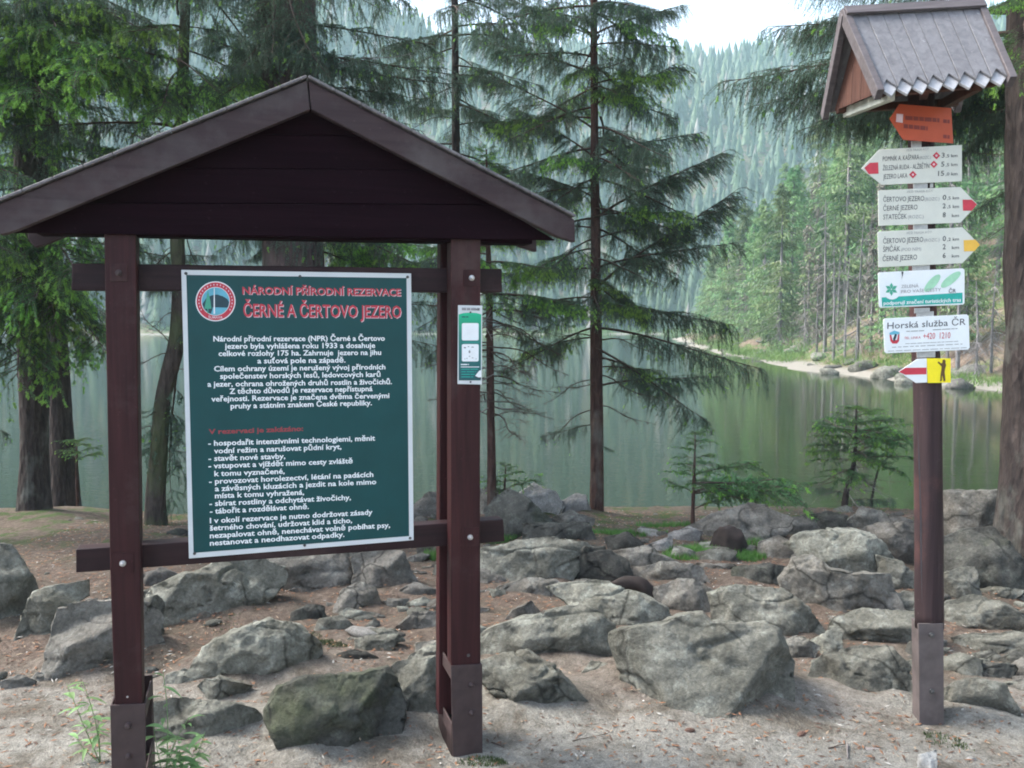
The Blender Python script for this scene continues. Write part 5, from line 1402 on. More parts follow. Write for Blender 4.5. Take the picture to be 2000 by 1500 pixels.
def spruce_branch(name, seed, L=1.6, hang=1.0, fresh=0.0, dens=1.0, wide=0.42, sparse=0.0, mats=None, step=0.0085, tstart=0.12):
    r = np.random.RandomState(seed)
    V, F, MI = [], [], []
    t = np.linspace(0, 1, 14)
    ax = np.stack([L * t, 0.05 * L * np.sin(t * 3 + seed), L * (0.10 * t - 0.42 * t ** 2 + 0.22 * t ** 3)], 1)
    ribbons(ax[None], np.array([0.013 * L]), np.array([0.003]), V, F, MI, 0)
    def onaxis(tt):
        return np.stack([np.interp(tt, t, ax[:, k]) for k in range(3)], 1)
    n1 = int(L / 0.034 * dens)
    tt = r.uniform(tstart, 1.0, n1) ** 0.9
    if sparse: tt = tt[r.uniform(0, 1, n1) > sparse]; n1 = len(tt)
    side = np.where(r.uniform(0, 1, n1) < .5, -1, 1)
    ang = np.radians(r.uniform(35, 68, n1)) * side
    l1 = wide * L * (1.02 - tt) ** 0.7 * r.uniform(.45, 1.1, n1) * np.clip(tt * 3.2, .35, 1) + 0.07
    d1 = np.stack([np.cos(ang), np.sin(ang), r.uniform(-.15, .12, n1)], 1)
    P1 = polyline_batch(onaxis(tt), d1, l1, 0.55 * hang * r.uniform(.5, 1.3, n1), 4, 0.05, r)
    ribbons(P1, np.full(n1, 0.0032), np.full(n1, 0.0012), V, F, MI, 0)
    needles(P1, l1, 0.12, step, 0.018, 0.0024, V, F, MI, 1, r)
    # second order twigs
    c2 = np.maximum(1, (l1 / 0.035 * dens).astype(int)); ix = np.repeat(np.arange(n1), c2); n2 = len(ix)
    u = r.uniform(.15, 1, n2) * 4; i0 = np.minimum(u.astype(int), 3); fr = (u - i0)[:, None]
    s2 = P1[ix, i0] * (1 - fr) + P1[ix, i0 + 1] * fr; dd = P1[ix, i0 + 1] - P1[ix, i0]; dd /= np.linalg.norm(dd, axis=1)[:, None] + 1e-9
    sd = np.cross(dd, np.tile([0, 0, 1.0], (n2, 1))) * np.where(r.uniform(0, 1, n2) < .5, -1, 1)[:, None]
    hangd = np.clip(hang, 0, 1.6)
    d2 = dd * 0.7 + sd * r.uniform(.3, .9, n2)[:, None] + np.array([0, 0, -1.0]) * (r.uniform(0, .9, n2) * hangd)[:, None]
    l2 = r.uniform(.04, .15, n2) * (1 + .9 * hangd * r.uniform(0, 1, n2) ** 3)
    P2 = polyline_batch(s2, d2, l2, 0.9 * hangd * r.uniform(.4, 1.4, n2), 3, 0.05, r)
    ribbons(P2, np.full(n2, 0.0016), np.full(n2, 0.0008), V, F, MI, 0)
    needles(P2, l2, 0.05, step, 0.018, 0.0024, V, F, MI, 1, r)
    if hang > 0.8:                                           # long strands hanging from the bough
        c3 = np.maximum(1, (l1 / 0.05 * dens).astype(int)); ix3 = np.repeat(np.arange(n1), c3); n3 = len(ix3)
        u = r.uniform(.05, 1, n3) * 4; i0 = np.minimum(u.astype(int), 3); fr = (u - i0)[:, None]
        s3 = P1[ix3, i0] * (1 - fr) + P1[ix3, i0 + 1] * fr
        l3 = r.uniform(.08, .34, n3) * hang * .8
        P3_ = polyline_batch(s3, np.stack([r.uniform(-.1, .5, n3), r.uniform(-.3, .3, n3), -1 + 0 * u], 1), l3, np.full(n3, .8), 3, .06, r)
        ribbons(P3_, np.full(n3, 0.0016), np.full(n3, 0.0007), V, F, MI, 0)
        needles(P3_, l3, 0.03, step * .8, 0.017, 0.0022, V, F, MI, 1, r)
    if fresh > 0:
        ends = np.concatenate([P1[:, -1], P2[:, -1]]); de = np.concatenate([P1[:, -1] - P1[:, -2], P2[:, -1] - P2[:, -2]])
        pick = r.uniform(0, 1, len(ends)) < fresh; ends, de = ends[pick], de[pick]; ne = len(ends)
        for kk in range(2):
            lf = r.uniform(.02, .05, ne)
            P4 = polyline_batch(ends - de / (np.linalg.norm(de, axis=1)[:, None] + 1e-9) * .01, de / (np.linalg.norm(de, axis=1)[:, None] + 1e-9) + r.normal(0, .35, (ne, 3)) + [0, 0, -.2], lf, np.full(ne, .5), 2, .05, r)
            needles(P4, lf, 0, 0.0030, 0.015, 0.0026, V, F, MI, 2, r, 0.9)
    V = np.concatenate(V); F = np.concatenate(F); MI = np.concatenate(MI)
    return new_mesh(name, V, F, mats or [M['twig'], M['needle'], M['needle_fresh']], MI), L

def bare_branch(name, seed, L=1.0, dens=1.0, m='twig', hang=0.4):
    r = np.random.RandomState(seed); V, F, MI = [], [], []
    t = np.linspace(0, 1, 10)
    ax = np.stack([L * t, 0.06 * L * np.sin(t * 5 + seed), L * (-0.25 * t ** 2 * hang) + .03 * L * np.sin(t * 8 + seed)], 1)
    ribbons(ax[None], np.array([0.010 * L + .002]), np.array([0.0018]), V, F, MI, 0)
    n1 = int(14 * L * dens)
    tt = r.uniform(.15, 1, n1); s = np.stack([np.interp(tt, t, ax[:, k]) for k in range(3)], 1)
    ang = np.radians(r.uniform(25, 70, n1)) * np.where(r.uniform(0, 1, n1) < .5, -1, 1)
    l1 = .35 * L * (1.05 - tt) * r.uniform(.3, 1.2, n1) + .05
    P1 = polyline_batch(s, np.stack([np.cos(ang), np.sin(ang), r.uniform(-.5, .3, n1)], 1), l1, np.full(n1, .5 * hang), 4, .12, r)
    ribbons(P1, np.full(n1, .0028), np.full(n1, .0012), V, F, MI, 0)
    c2 = np.full(n1, 4); ix = np.repeat(np.arange(n1), c2); n2 = len(ix); i0 = r.randint(1, 4, n2)
    P2 = polyline_batch(P1[ix, i0], (P1[ix, i0 + 1] - P1[ix, i0]) / (l1[ix] / 4)[:, None] + r.normal(0, .6, (n2, 3)), l1[ix] * r.uniform(.2, .6, n2), np.full(n2, .5 * hang), 3, .12, r)
    ribbons(P2, np.full(n2, .0018), np.full(n2, .0009), V, F, MI, 0)
    return new_mesh(name, np.concatenate(V), np.concatenate(F), [M[m]], np.concatenate(MI)), L

mats_mid = [M['twig'], M['needle_mid'], M['needle_fresh']]
BRN = [spruce_branch('branch', 40 + k, 1.7, 1.15, 0.05, 1.0, .46, .12) for k in range(3)]                     # dark drooping
BRS = [spruce_branch('branch', 60 + k, 1.2, 1.0, 0.08, .9, .5, .25) for k in range(3)]            # thin see-through
BRF = [spruce_branch('branch', 80 + k, 1.1, 0.7, 0.7, 1.0, .55, .05, mats_mid) for k in range(2)]  # fresh tipped
BRB = [bare_branch('bare_branch', 5 + k, 1.0, 1.3) for k in range(3)]
BRG = [bare_branch('bare_branch', 15 + k, 1.0, .9, 'twig_grey') for k in range(2)]
BSM = [spruce_branch('branch', 90 + k, 0.45, 0.25, 0.22, .85, .5, 0, mats_mid, .006, .05) for k in range(2)]  # sapling

def place_branch(parent, var, a, b, roll=0.0, k=1.0):
    """branch from point a (on the trunk) to tip b, both in world space"""
    me, L = var; a = Vector(a); b = Vector(b); d = b - a; ln = d.length
    # the shared mesh bends down by 0.10 L at its tip: aim the local axis a little higher
    x = d.normalized(); up = Vector((0, 0, 1)); y = up.cross(x)
    if y.length < 1e-4: y = Vector((0, 1, 0))
    y.normalize(); z = x.cross(y)
    R = Matrix((x, y, z)).transposed().to_4x4() @ Matrix.Rotation(-0.10, 4, 'Y') @ Matrix.Rotation(roll, 4, 'X')
    s = ln / L
    o = link(me.name.split('.')[0], me, parent)
    o.matrix_basis = parent_matrix(parent).inverted() @ Matrix.Translation(a) @ R @ Matrix.Diagonal((s, s * k, s * k, 1))
    return o

def trunk_obj(parent, pts, rad, m, flare=0.0, n=16, seed=1, rough=0.06, roots=0):
    pts = np.array(pts, float); seg = np.linalg.norm(np.diff(pts, axis=0), axis=1); cum = np.concatenate([[0], np.cumsum(seg)])
    t = np.arange(0, cum[-1], max(0.08, cum[-1] / 70)); t = np.append(t, cum[-1])
    p2 = np.stack([np.interp(t, cum, pts[:, k]) for k in range(3)], 1)
    for _ in range(2): p2[1:-1] = (p2[:-2] + 2 * p2[1:-1] + p2[2:]) / 4
    r2 = np.interp(t, cum, rad)
    r2 = r2 * (1 + flare * np.exp(-t / (1.6 * rad[0] + .05)))
    v, f = tube_geo(p2, r2, n, True, 0.0, rough, seed)
    if flare:                                            # buttress lobes near the ground
        for i in range(len(p2)):
            w = flare * math.exp(-t[i] / (2.0 * rad[0] + .05)) * 0.35
            a = np.arange(n) * 2 * math.pi / n
            ring = v[i * n:(i + 1) * n]
            v[i * n:(i + 1) * n] = p2[i] + (ring - p2[i]) * (1 + w * np.sin(a * 5 + seed))[:, None]
    o = mesh_obj('trunk', v, f, m, smooth=True); put_under(o, parent)
    return o, p2, r2

def tree(name, path, Y, m, label, cat='spruce', flare=0.5, top=None, n=18, seed=3, dY=0.0, rough=.06):
    """path: list of (px, py, width px) from the foot upward at distance Y"""
    pts = []; rad = []
    for i, (x, y, w) in enumerate(path):
        q = P(x, y, Y + dY * i); pts.append(q); rad.append(w / 2 / FPX * (Y + dY * i))
    f0 = pts[0]; gz = surf(f0[0], f0[1]) if -6 < f0[0] < 8 and 1 < f0[1] < 11 else float(height(f0[0], f0[1]))
    base_ = np.array([f0[0], f0[1], min(gz, f0[2]) - 0.12])
    pts = [base_] + pts; rad = [rad[0]] + rad
    if top:
        d = pts[-1] - pts[-2]; d /= np.linalg.norm(d)
        pts.append(pts[-1] + d * top); rad.append(max(rad[-1] * .45, 0.01))
    e = empty(name, base_); tag(e, label, cat)
    _, p2, r2 = trunk_obj(e, pts, rad, m, flare, n, seed, rough)
    return e, p2, r2

def at_height(p2, z):
    k = int(np.argmin(np.abs(p2[:, 2] - z))); return p2[k]

def crown(e, p2, z0, z1, n, lfun, vars_, droop=(-.25, .1), seed=0, az=None, kz=1.0):
    r = random.Random(seed)
    for i in range(n):
        z = z0 + (z1 - z0) * (i + r.random()) / n; a = at_height(p2, z); az_ = (i * 2.4 + r.uniform(-.4, .4)) if az is None else r.uniform(*az)
        L = lfun((z - z0) / (z1 - z0)) * r.uniform(.7, 1.15)
        b = a + np.array([math.cos(az_) * L, math.sin(az_) * L, L * r.uniform(*droop)])
        place_branch(e, r.choice(vars_), a, b, r.uniform(-.2, .2), kz)

def limb_px(e, p2, Y, items, vars_, seed=0):
    """branches aimed at tips read off the photo: (attach y, tip x, tip y, tip depth offset)"""
    r = random.Random(seed)
    for it in items:
        ya, xt, yt, dy = it[:4]; v = it[4] if len(it) > 4 else r.choice(vars_)
        a = at_height(p2, P(1000, ya, Y)[2]); b = P(xt, yt, Y + dy)
        place_branch(e, v, a, b, r.uniform(-.15, .15), .8 if np.linalg.norm(b - a) > 1.2 else 1.0)

# --- the slender spruce between board and signpost
e, p2, r2 = tree('spruce_tree', [(1166, 1052, 31), (1166, 1000, 27), (1166, 850, 26), (1164, 650, 23), (1163, 450, 18), (1161, 250, 15), (1160, 0, 13), (1158, -300, 9)], 9.0, M['bark_brown'],
    'slender spruce with drooping boughs standing at the water between board and signpost', flare=.35, seed=4)
limb_px(e, p2, 9.0, [(560,1445,375,.2),(430,1420,300,.5),(300,1380,260,.3),(200,1340,120,0),(60,1330,10,.4),(640,1480,725,-.3,BRS[0]),(600,1440,640,.4),(680,1385,835,-.2,BRS[1]),(520,1430,480,-.4),
    (470,1350,440,.6),(700,1330,760,.5,BRS[2]),(390,1010,330,.2),(300,980,200,.4),(250,930,140,-.3),(150,900,70,.2),(60,960,-10,.5),(450,1000,440,0,BRS[0]),(520,960,560,.5,BRS[1]),
    (350,1050,420,-.5),(640,985,720,-.3,BRS[2]),(600,1040,650,.2,BRS[1]),(730,1060,790,.1,BRB[0]),(655,1060,655,.4,BRB[1]),(745,1080,760,-.3,BRB[2]),(800,1062,865,.2,BRB[0]),(790,1270,830,.3,BRB[1]),
    (740,1300,790,-.3,BRB[2]),(650,1290,690,.3,BRB[0]),(745,1400,740,.5,BRS[0]),(870,1200,880,0,BRS[1]),(830,1060,850,-.2,BRS[2]),(700,1230,740,-.5,BRB[1]),(400,1300,470,.8),(330,1270,330,-.8)], BRN + BRS, 3)
crown(e, p2, 1.8, 6.4, 44, lambda t: 1.15 - .4 * abs(t - .4), BRN + BRS + BRS, (-.5, -0.05), 5)
crown(e, p2, 1.2, 5.6, 16, lambda t: .9, BRF, (-.4, 0.0), 51)
limb_px(e, p2, 9.0, [(190,1260,190,-.4,BRF[0]),(170,1200,185,-.6,BRF[1]),(540,1190,560,-.5,BRF[0]),(120,1110,150,-.5,BRF[1])], BRF, 8)

# --- young spruce beside the right board post
e, p2, r2 = tree('spruce_tree', [(961, 1004, 19), (960, 900, 17), (957, 700, 14), (955, 550, 12), (952, 420, 7), (950, 292, 3)], 8.4, M['bark_brown'],
    'young spruce with a bushy tangle of dry twigs right behind the right board post', flare=.3, seed=6)
crown(e, p2, 2.0, 3.35, 26, lambda t: .85 * (1.05 - t) + .10, [BRF[0], BRS[1], BRS[0], BSM[0]], (-.15, .2), 7)
crown(e, p2, 3.2, 3.46, 9, lambda t: .20 * (1.05 - t) + .07, BSM, (.1, .5), 8)
crown(e, p2, 0.75, 2.1, 46, lambda t: .75, BRB + BRB + BRG, (-.5, .15), 9)
limb_px(e, p2, 8.4, [(560,820,640,.2,BRS[0]),(600,830,700,-.2,BRS[1]),(620,1090,690,.1,BRS[2]),(600,1110,620,-.3,BRS[0]),(570,1130,590,.4,BRS[1]),(560,985,600,-.4,BRF[0]),(560,900,600,-.3,BRF[1])], BRS, 2)

# --- big left pair of trunks
e, p2, r2 = tree('spruce_tree', [(68, 978, 54), (68, 900, 50), (66, 750, 56), (62, 500, 60), (60, 250, 58), (58, 0, 50)], 8.8, M['bark'],
    'thick dark spruce trunk at the far left with bright fresh shoots', flare=.3, top=3.0, seed=8)
limb_px(e, p2, 8.8, [(100,230,120,-1.6,BRF[0]),(60,180,150,-1.8,BRF[1]),(120,60,190,-1.7,BRF[0]),(150,-60,160,-1.2,BRF[1]),(30,200,20,-1.2,BRF[0]),(-60,260,60,-1.0,BRS[1]),(420,20,560,-1.4,BRF[0]),(430,130,540,-1.5,BRF[1]),(420,90,640,-1.2,BRF[0]),
    (450,-40,600,-1.0,BRF[1]),(480,190,690,-.8,BRF[0]),(500,110,740,-.9,BRF[1]),(380,150,470,-1.0,BRF[0]),(440,20,740,-1.3,BRF[0]),(460,60,590,-1.6,BRF[1]),(400,-30,480,-1.2,BRF[0]),(-40,330,60,.0,BRN[0]),(300,190,330,-.5,BRG[0]),(180,200,240,.3,BRG[1]),(240,-60,300,-.5,BRS[0]),(60,330,190,-.6,BRF[1]),
    (560,170,660,-.6,BRF[1]),(330,180,420,-.2,BRB[0]),(520,180,610,.5,BRG[0]),(10,90,60,-1.5,BRF[1]),(540,-20,690,-1.2,BRF[1])], BRF, 4)
crown(e, p2, 3.4, 6.0, 14, lambda t: 1.4, BRF + BRS, (-.3, .0), 10)
crown(e, p2, 1.8, 4.4, 13, lambda t: 1.1, BRF, (-.4, .0), 101, (-2.6, -.4))
e, p2, r2 = tree('spruce_tree', [(126, 935, 52), (120, 850, 44), (112, 700, 40), (100, 500, 40), (95, 250, 36), (92, 0, 30)], 10.0, M['bark'],
    'dark spruce trunk leaning out to the right just behind the thick far left trunk', flare=.45, top=3.0, seed=9)
crown(e, p2, 2.6, 6.0, 14, lambda t: 1.3, BRF + BRS, (-.3, 0), 11)
limb_px(e, p2, 10.0, [(300,330,360,.2,BRG[0]),(200,300,180,.4,BRB[0]),(420,300,440,.3,BRS[0]),(560,250,640,.3,BRS[2])], BRS, 4)

# --- curved trunk left of the panel
e, p2, r2 = tree('spruce_tree', [(302, 1000, 36), (306, 930, 34), (312, 850, 32), (318, 770, 30), (336, 710, 32), (348, 660, 30), (350, 560, 26), (346, 460, 26), (350, 330, 24), (356, 180, 22), (362, 0, 18)], 8.2, M['bark_moss'],
    'crooked mossy trunk bending between left post and green panel', flare=.45, top=2.0, seed=12, cat='crooked tree')
limb_px(e, p2, 8.2, [(690,270,600,.2,BRB[0]),(600,282,650,.1,BRB[1]),(300,480,150,.3,BRB[2]),(320,250,200,.4,BRG[0]),(330,220,240,.3,BRG[1]),(230,480,110,.4,BRB[0]),(420,400,560,.2,BRB[1]),(700,345,980,.2,BRS[2]),(760,352,860,.1,BRS[0]),(780,345,930,.2,BRS[1]),
    (120,200,100,0,BRN[1]),(60,480,80,.4,BRN[2]),(150,300,220,-.8,BRF[0]),(60,250,60,-1,BRF[1]),(110,420,180,-.5,BRF[0]),(340,200,520,.6,BRN[0]),(480,260,560,.2,BRS[1]),(500,420,500,.4,BRS[2]),(810,285,900,.2,BRB[0]),(280,180,330,-.2,BRG[1]),(200,250,310,.2,BRG[0])], BRB, 5)
crown(e, p2, 2.9, 5.6, 16, lambda t: 1.3, BRS + BRF + BRF, (-.4, .05), 12)
crown(e, p2, 0.4, 2.6, 10, lambda t: .5, BRB + [BRS[0]], (-.5, .1), 13)

# --- thick trunk behind the roof
e, p2, r2 = tree('spruce_tree', [(585, 1060, 140), (580, 900, 126), (574, 600, 118), (572, 480, 116), (566, 300, 112), (562, 100, 108), (558, -100, 100)], 8.6, M['bark_grey_brown'],
    'thickest spruce trunk rising straight behind the board roof and panel', flare=.5, top=4.0, seed=14, n=28)
limb_px(e, p2, 8.6, [(140,380,60,-.8,BRN[0]),(60,470,140,-1.0,BRN[1]),(0,520,110,-1.2,BRN[2]),(-60,600,100,-1.1,BRS[0]),(20,640,150,-1.0,BRN[1]),(120,760,130,-.4,BRS[0]),(160,820,200,-.2,BRN[0]),(60,850,90,0,BRS[1]),(-40,800,0,0,BRS[1]),(120,900,150,.4,BRS[2]),
    (200,830,260,.4,BRS[1]),(210,740,330,-.3,BRB[0]),(250,700,270,-.6,BRB[1]),(100,420,190,-.8,BRF[1]),(150,300,190,-.2,BRN[0]),(-20,380,-10,-.5,BRN[2]),(430,760,500,.9,BRF[0]),(440,860,490,.6,BRF[1]),(450,720,510,1.0,BRF[0]),(440,800,520,.7,BRF[1]),
    (430,740,520,1.1,BRF[1]),(470,760,540,.8,BRF[0]),(400,430,490,.2,BRS[0]),(450,480,510,0,BRN[1]),(600,860,600,.6,BRS[2]),(620,850,680,.4,BRS[0]),(200,660,60,-.2,BRG[0]),(180,800,100,-.4,BRG[1]),(420,900,560,.2,BRS[1]),(300,480,150,.1,BRB[2]),(330,270,220,.3,BRB[0])], BRN, 6)
crown(e, p2, 4.2, 7.0, 9, lambda t: 1.7, BRS + BRF, (-.35, 0), 14)

# --- spruce whose boughs fill the top centre
e, p2, r2 = tree('spruce_tree', [(905, 995, 22), (900, 800, 20), (893, 500, 18), (890, 250, 15), (888, 0, 12), (886, -200, 9)], 11.2, M['bark'],
    'slim spruce standing behind the right board post with hanging boughs above the roof', flare=.3, seed=16)
crown(e, p2, 3.3, 6.5, 20, lambda t: 1.15, BRN + BRS, (-.45, -.05), 15)
limb_px(e, p2, 11.2, [(120,1060,170,-.3),(60,1100,60,.4),(180,1030,300,.3),(20,1040,-20,0),(100,760,160,.2),(220,780,260,0,BRB[0]),(200,1010,250,-.5)], BRN + BRS, 6)

# --- big right trunk with long boughs sweeping left
e, p2, r2 = tree('spruce_tree', [(2015, 1140, 128), (2010, 1000, 108), (2014, 800, 94), (2018, 500, 96), (2020, 200, 96), (2022, -100, 90)], 5.9, M['bark'],
    'broad dark spruce trunk at the right photo edge', flare=.5, top=5.0, seed=18, n=30, rough=.09)
limb_px(e, p2, 5.9, [(60,1415,165,.9,BRN[0]),(20,1500,60,1.2,BRN[1]),(90,1480,220,1.3,BRN[2]),(120,1560,260,1.4,BRN[0]),(60,1640,120,1.6,BRN[1]),(-60,1560,-20,1.2,BRN[2]),(150,1620,230,1.8,BRN[1]),(130,1880,240,1.2,BRN[0]),(180,1860,330,1.0,BRN[2]),(100,1930,180,.3,BRF[0]),(60,1900,120,.6,BRN[1]),
    (-20,1930,20,-.2,BRF[1]),(40,1990,130,-.6,BRF[0]),(230,1780,240,1.9,BRN[0]),(340,1890,420,.5,BRS[0]),(420,1915,470,.3,BRB[0]),(310,1905,300,.2,BRB[1]),(200,1910,270,.5,BRN[1]),(-100,1700,-30,1.0,BRN[2]),(-120,1850,-60,.4,BRN[0]),(150,1690,250,1.7,BRN[2]),(640,1930,650,.2,BRB[2])], BRN, 7)
crown(e, p2, 4.4, 8.0, 14, lambda t: 1.9, BRN, (-.3, 0), 16)

# --- saplings
def sapling(path, Y, z0, z1, n, rad_, label, seed, vars_=None, droop=(-.1, .35), cat='sapling', m='bark_brown', name='spruce_sapling'):
    e, p2, r2 = tree(name, path, Y, M[m], label, cat, flare=.2, n=8, seed=seed)
    crown(e, p2, z0, z1, n, lambda t: rad_ * (1.08 - t), vars_ or BSM, droop, seed)
    return e, p2, r2
e, p2, r2 = sapling([(1352, 1072, 9), (1353, 1000, 8), (1356, 920, 6), (1358, 848, 2)], 7.6, .15, .92, 22, .34, 'knee high spruce sapling in the green patch beside the stump', 31)
limb_px(e, p2, 7.6, [(955,1500,935,.1,BSM[0]),(950,1530,950,.3,BSM[1]),(960,1470,975,-.1,BSM[0]),(930,1460,905,.2,BSM[1]),(960,1505,960,.2,BRF[0]),(990,1440,960,.1,BSM[1])], BSM, 1)
e, p2, r2 = tree('lakeside_bush', [(1648, 1000, 14), (1652, 960, 12), (1668, 910, 9), (1672, 860, 6), (1672, 800, 3)], 9.3, M['bark'], 'leaning bushy young spruce at the water left of the signpost', 'sapling', flare=.3, n=8, seed=33)
crown(e, p2, .25, .85, 24, lambda t: .55 * (1.15 - t) + .05, BSM + BSM + [BRF[1]], (-.1, .35), 34)
crown(e, p2, -.25, .35, 18, lambda t: .55, [BRG[0], BRG[1], BRS[0], BRB[1], BSM[0]], (-.5, .1), 35)
limb_px(e, p2, 9.3, [(850,1745,830,.1,BSM[0]),(830,1730,815,.1,BSM[1]),(860,1600,850,.1,BSM[0]),(900,1590,900,.1,BSM[1]),(900,1760,890,.1,BSM[0])], BSM, 1)
sapling([(985, 972, 5), (986, 940, 4), (988, 908, 2)], 8.6, -.02, .38, 14, .3, 'tiny spruce sapling on top of the dark angular boulder', 36)
sapling([(150, 940, 6), (150, 900, 5), (150, 860, 2)], 9.6, .1, .68, 16, .3, 'small spruce sapling between the left trunk and the left post', 37)
sapling([(1700, 1000, 6), (1706, 950, 5), (1720, 900, 3), (1746, 888, 2)], 9.4, -.1, .5, 8, .3, 'thin bare twiggy shoot right of the leaning lakeside bush', 38, BRB, (-.1, .7), 'twiggy shoot', 'bark', 'bare_shoot')
# more boughs of a spruce that stands out of the frame to the left
e, p2, r2 = tree('spruce_tree', [(-160, 1010, 70), (-165, 500, 64), (-170, 0, 60)], 7.4, M['bark'], 'spruce just outside the left photo edge whose boughs reach in', flare=.5, top=3.5, seed=41)
limb_px(e, p2, 7.4, [(100,60,90,0,BRN[0]),(200,40,260,.4,BRS[0]),(0,120,20,.5,BRN[1]),(400,30,500,-.2,BRF[0]),(480,10,620,0,BRF[1]),(560,40,700,.2,BRS[2]),(300,20,330,.1,BRF[1]),(760,20,850,.4,BRS[1])], BRN, 6)
crown(e, p2, 3.0, 6.0, 9, lambda t: 1.5, BRN + BRS, (-.3, 0), 42)

# grass and moss tufts
def tufts(name, spots, label, h=(.02, .06), m='grass', dens=900):
    r = RS; V = []; F = []; b = 0
    for (px, py, rx, ry, k) in spots:
        c = ground_at(px, py); n = int(dens * k)
        a = r.uniform(0, 6.28, n); q = np.sqrt(r.uniform(0, 1, n))
        s = c[1] / FPX; x = c[0] + np.cos(a) * q * rx * s; y = c[1] + np.sin(a) * q * ry * s * 3.5
        x += .05 * vnoise(xyz(x * 9, y * 9), 5); z = surf_arr(x, y) - .003
        L = r.uniform(*h, n); th = r.uniform(0, 6.28, n); ln = r.uniform(.1, .8, n)
        d = np.stack([np.cos(th) * ln, np.sin(th) * ln, np.ones(n)], 1) * L[:, None]; w = np.stack([-np.sin(th), np.cos(th), 0 * th], 1) * r.uniform(.0015, .004, n)[:, None]
        c0 = np.stack([x, y, z], 1)
        V.append(np.stack([c0 - w, c0 + w, c0 + d], 1).reshape(-1, 3)); F.append(np.arange(3 * n).reshape(-1, 3) + b); b += 3 * n
    o = mesh_obj(name, np.concatenate(V), np.concatenate(F), M[m]); tag(o, label, 'grass', kind='stuff')
tufts('grass', [(1400,1078,95,16,3),(1350,1092,60,12,2),(1440,1092,50,10,1.5),(1300,1030,60,8,1.2),(1180,1042,50,8,1),(1245,1045,60,7,1),(970,1062,45,8,1.2),(850,1092,30,8,.8),(130,958,60,16,1.2),(60,960,60,14,.8),(190,965,50,10,.8),
    (290,990,40,10,.7),(1020,1058,30,6,.5),(1490,1075,40,8,.6)], 'low green grass and bilberry around sapling and trunk feet')
tufts('moss', [(600,1250,30,10,.5),(640,1262,40,8,.5),(520,1290,60,6,.2),(770,1390,30,10,.4),(940,1488,50,6,.4),(1850,1450,50,12,.25),(480,1225,60,20,.3)], 'thin dull moss tufts between the stones', (.006, .018), m='moss', dens=1500)

# weeds at the foot of the left post
def weed(px, py, spec, label, seed):
    g = ground_at(px, py) if py < 1495 else P(px, py, 3.0); g = np.array([g[0], g[1], surf(g[0], g[1])])
    e = empty('weed', g); tag(e, label, 'weed'); r = random.Random(seed)
    for (xt, yt, nleaf) in spec:
        top = P(xt, yt, g[1] + r.uniform(-.05, .05)); k = 8; t = np.linspace(0, 1, k)
        pp = g + np.outer(t, top - g) + np.outer(np.sin(t * 3.1) * .02, [r.uniform(-1, 1), r.uniform(-1, 1), 0])
        v, f = tube_geo(pp, np.linspace(.0022, .0010, k), 5); o = mesh_obj('stem', v, f, M['weed'], smooth=True); put_under(o, e)
        for j in range(nleaf):
            tt = .35 + .65 * (j + .5) / nleaf; c = g + (top - g) * tt; a = j * 2.4 + r.random(); L = r.uniform(.05, .10); wd = L * r.uniform(.09, .15)
            d = np.array([math.cos(a), math.sin(a) * .6, r.uniform(.1, .6)]); d /= np.linalg.norm(d); s = np.cross(d, [0, 0, 1.0]); s /= np.linalg.norm(s)
            V = []; 
            for i in range(7):
                u = i / 6; wv_ = wd * math.sin(math.pi * min(1, u * .9 + .1)) ; q = c + d * L * u + np.array([0, 0, -L * .55 * u * u])
                V += [q - s * wv_, q + np.array([0, 0, -wv_ * .35]), q + s * wv_]
            F_ = []
            for i in range(6):
                F_ += [(3 * i, 3 * i + 1, 3 * i + 4, 3 * i + 3), (3 * i + 1, 3 * i + 2, 3 * i + 5, 3 * i + 4)]
            o = mesh_obj('leaf', V, F_, M['weed'], smooth=True); put_under(o, e)
weed(196, 1494, [(130,1335,9),(160,1330,8),(150,1440,7),(190,1400,6)], 'narrow leaved green weed left of the left post foot', 3)
weed(322, 1520, [(318,1310,7),(345,1440,8),(370,1400,9),(300,1420,6)], 'narrow leaved green weed right of the left post foot', 5)
weed(352, 1530, [(400,1430,8),(350,1460,9),(380,1470,6)], 'lower bright weed beside the post weed at bottom left', 6)

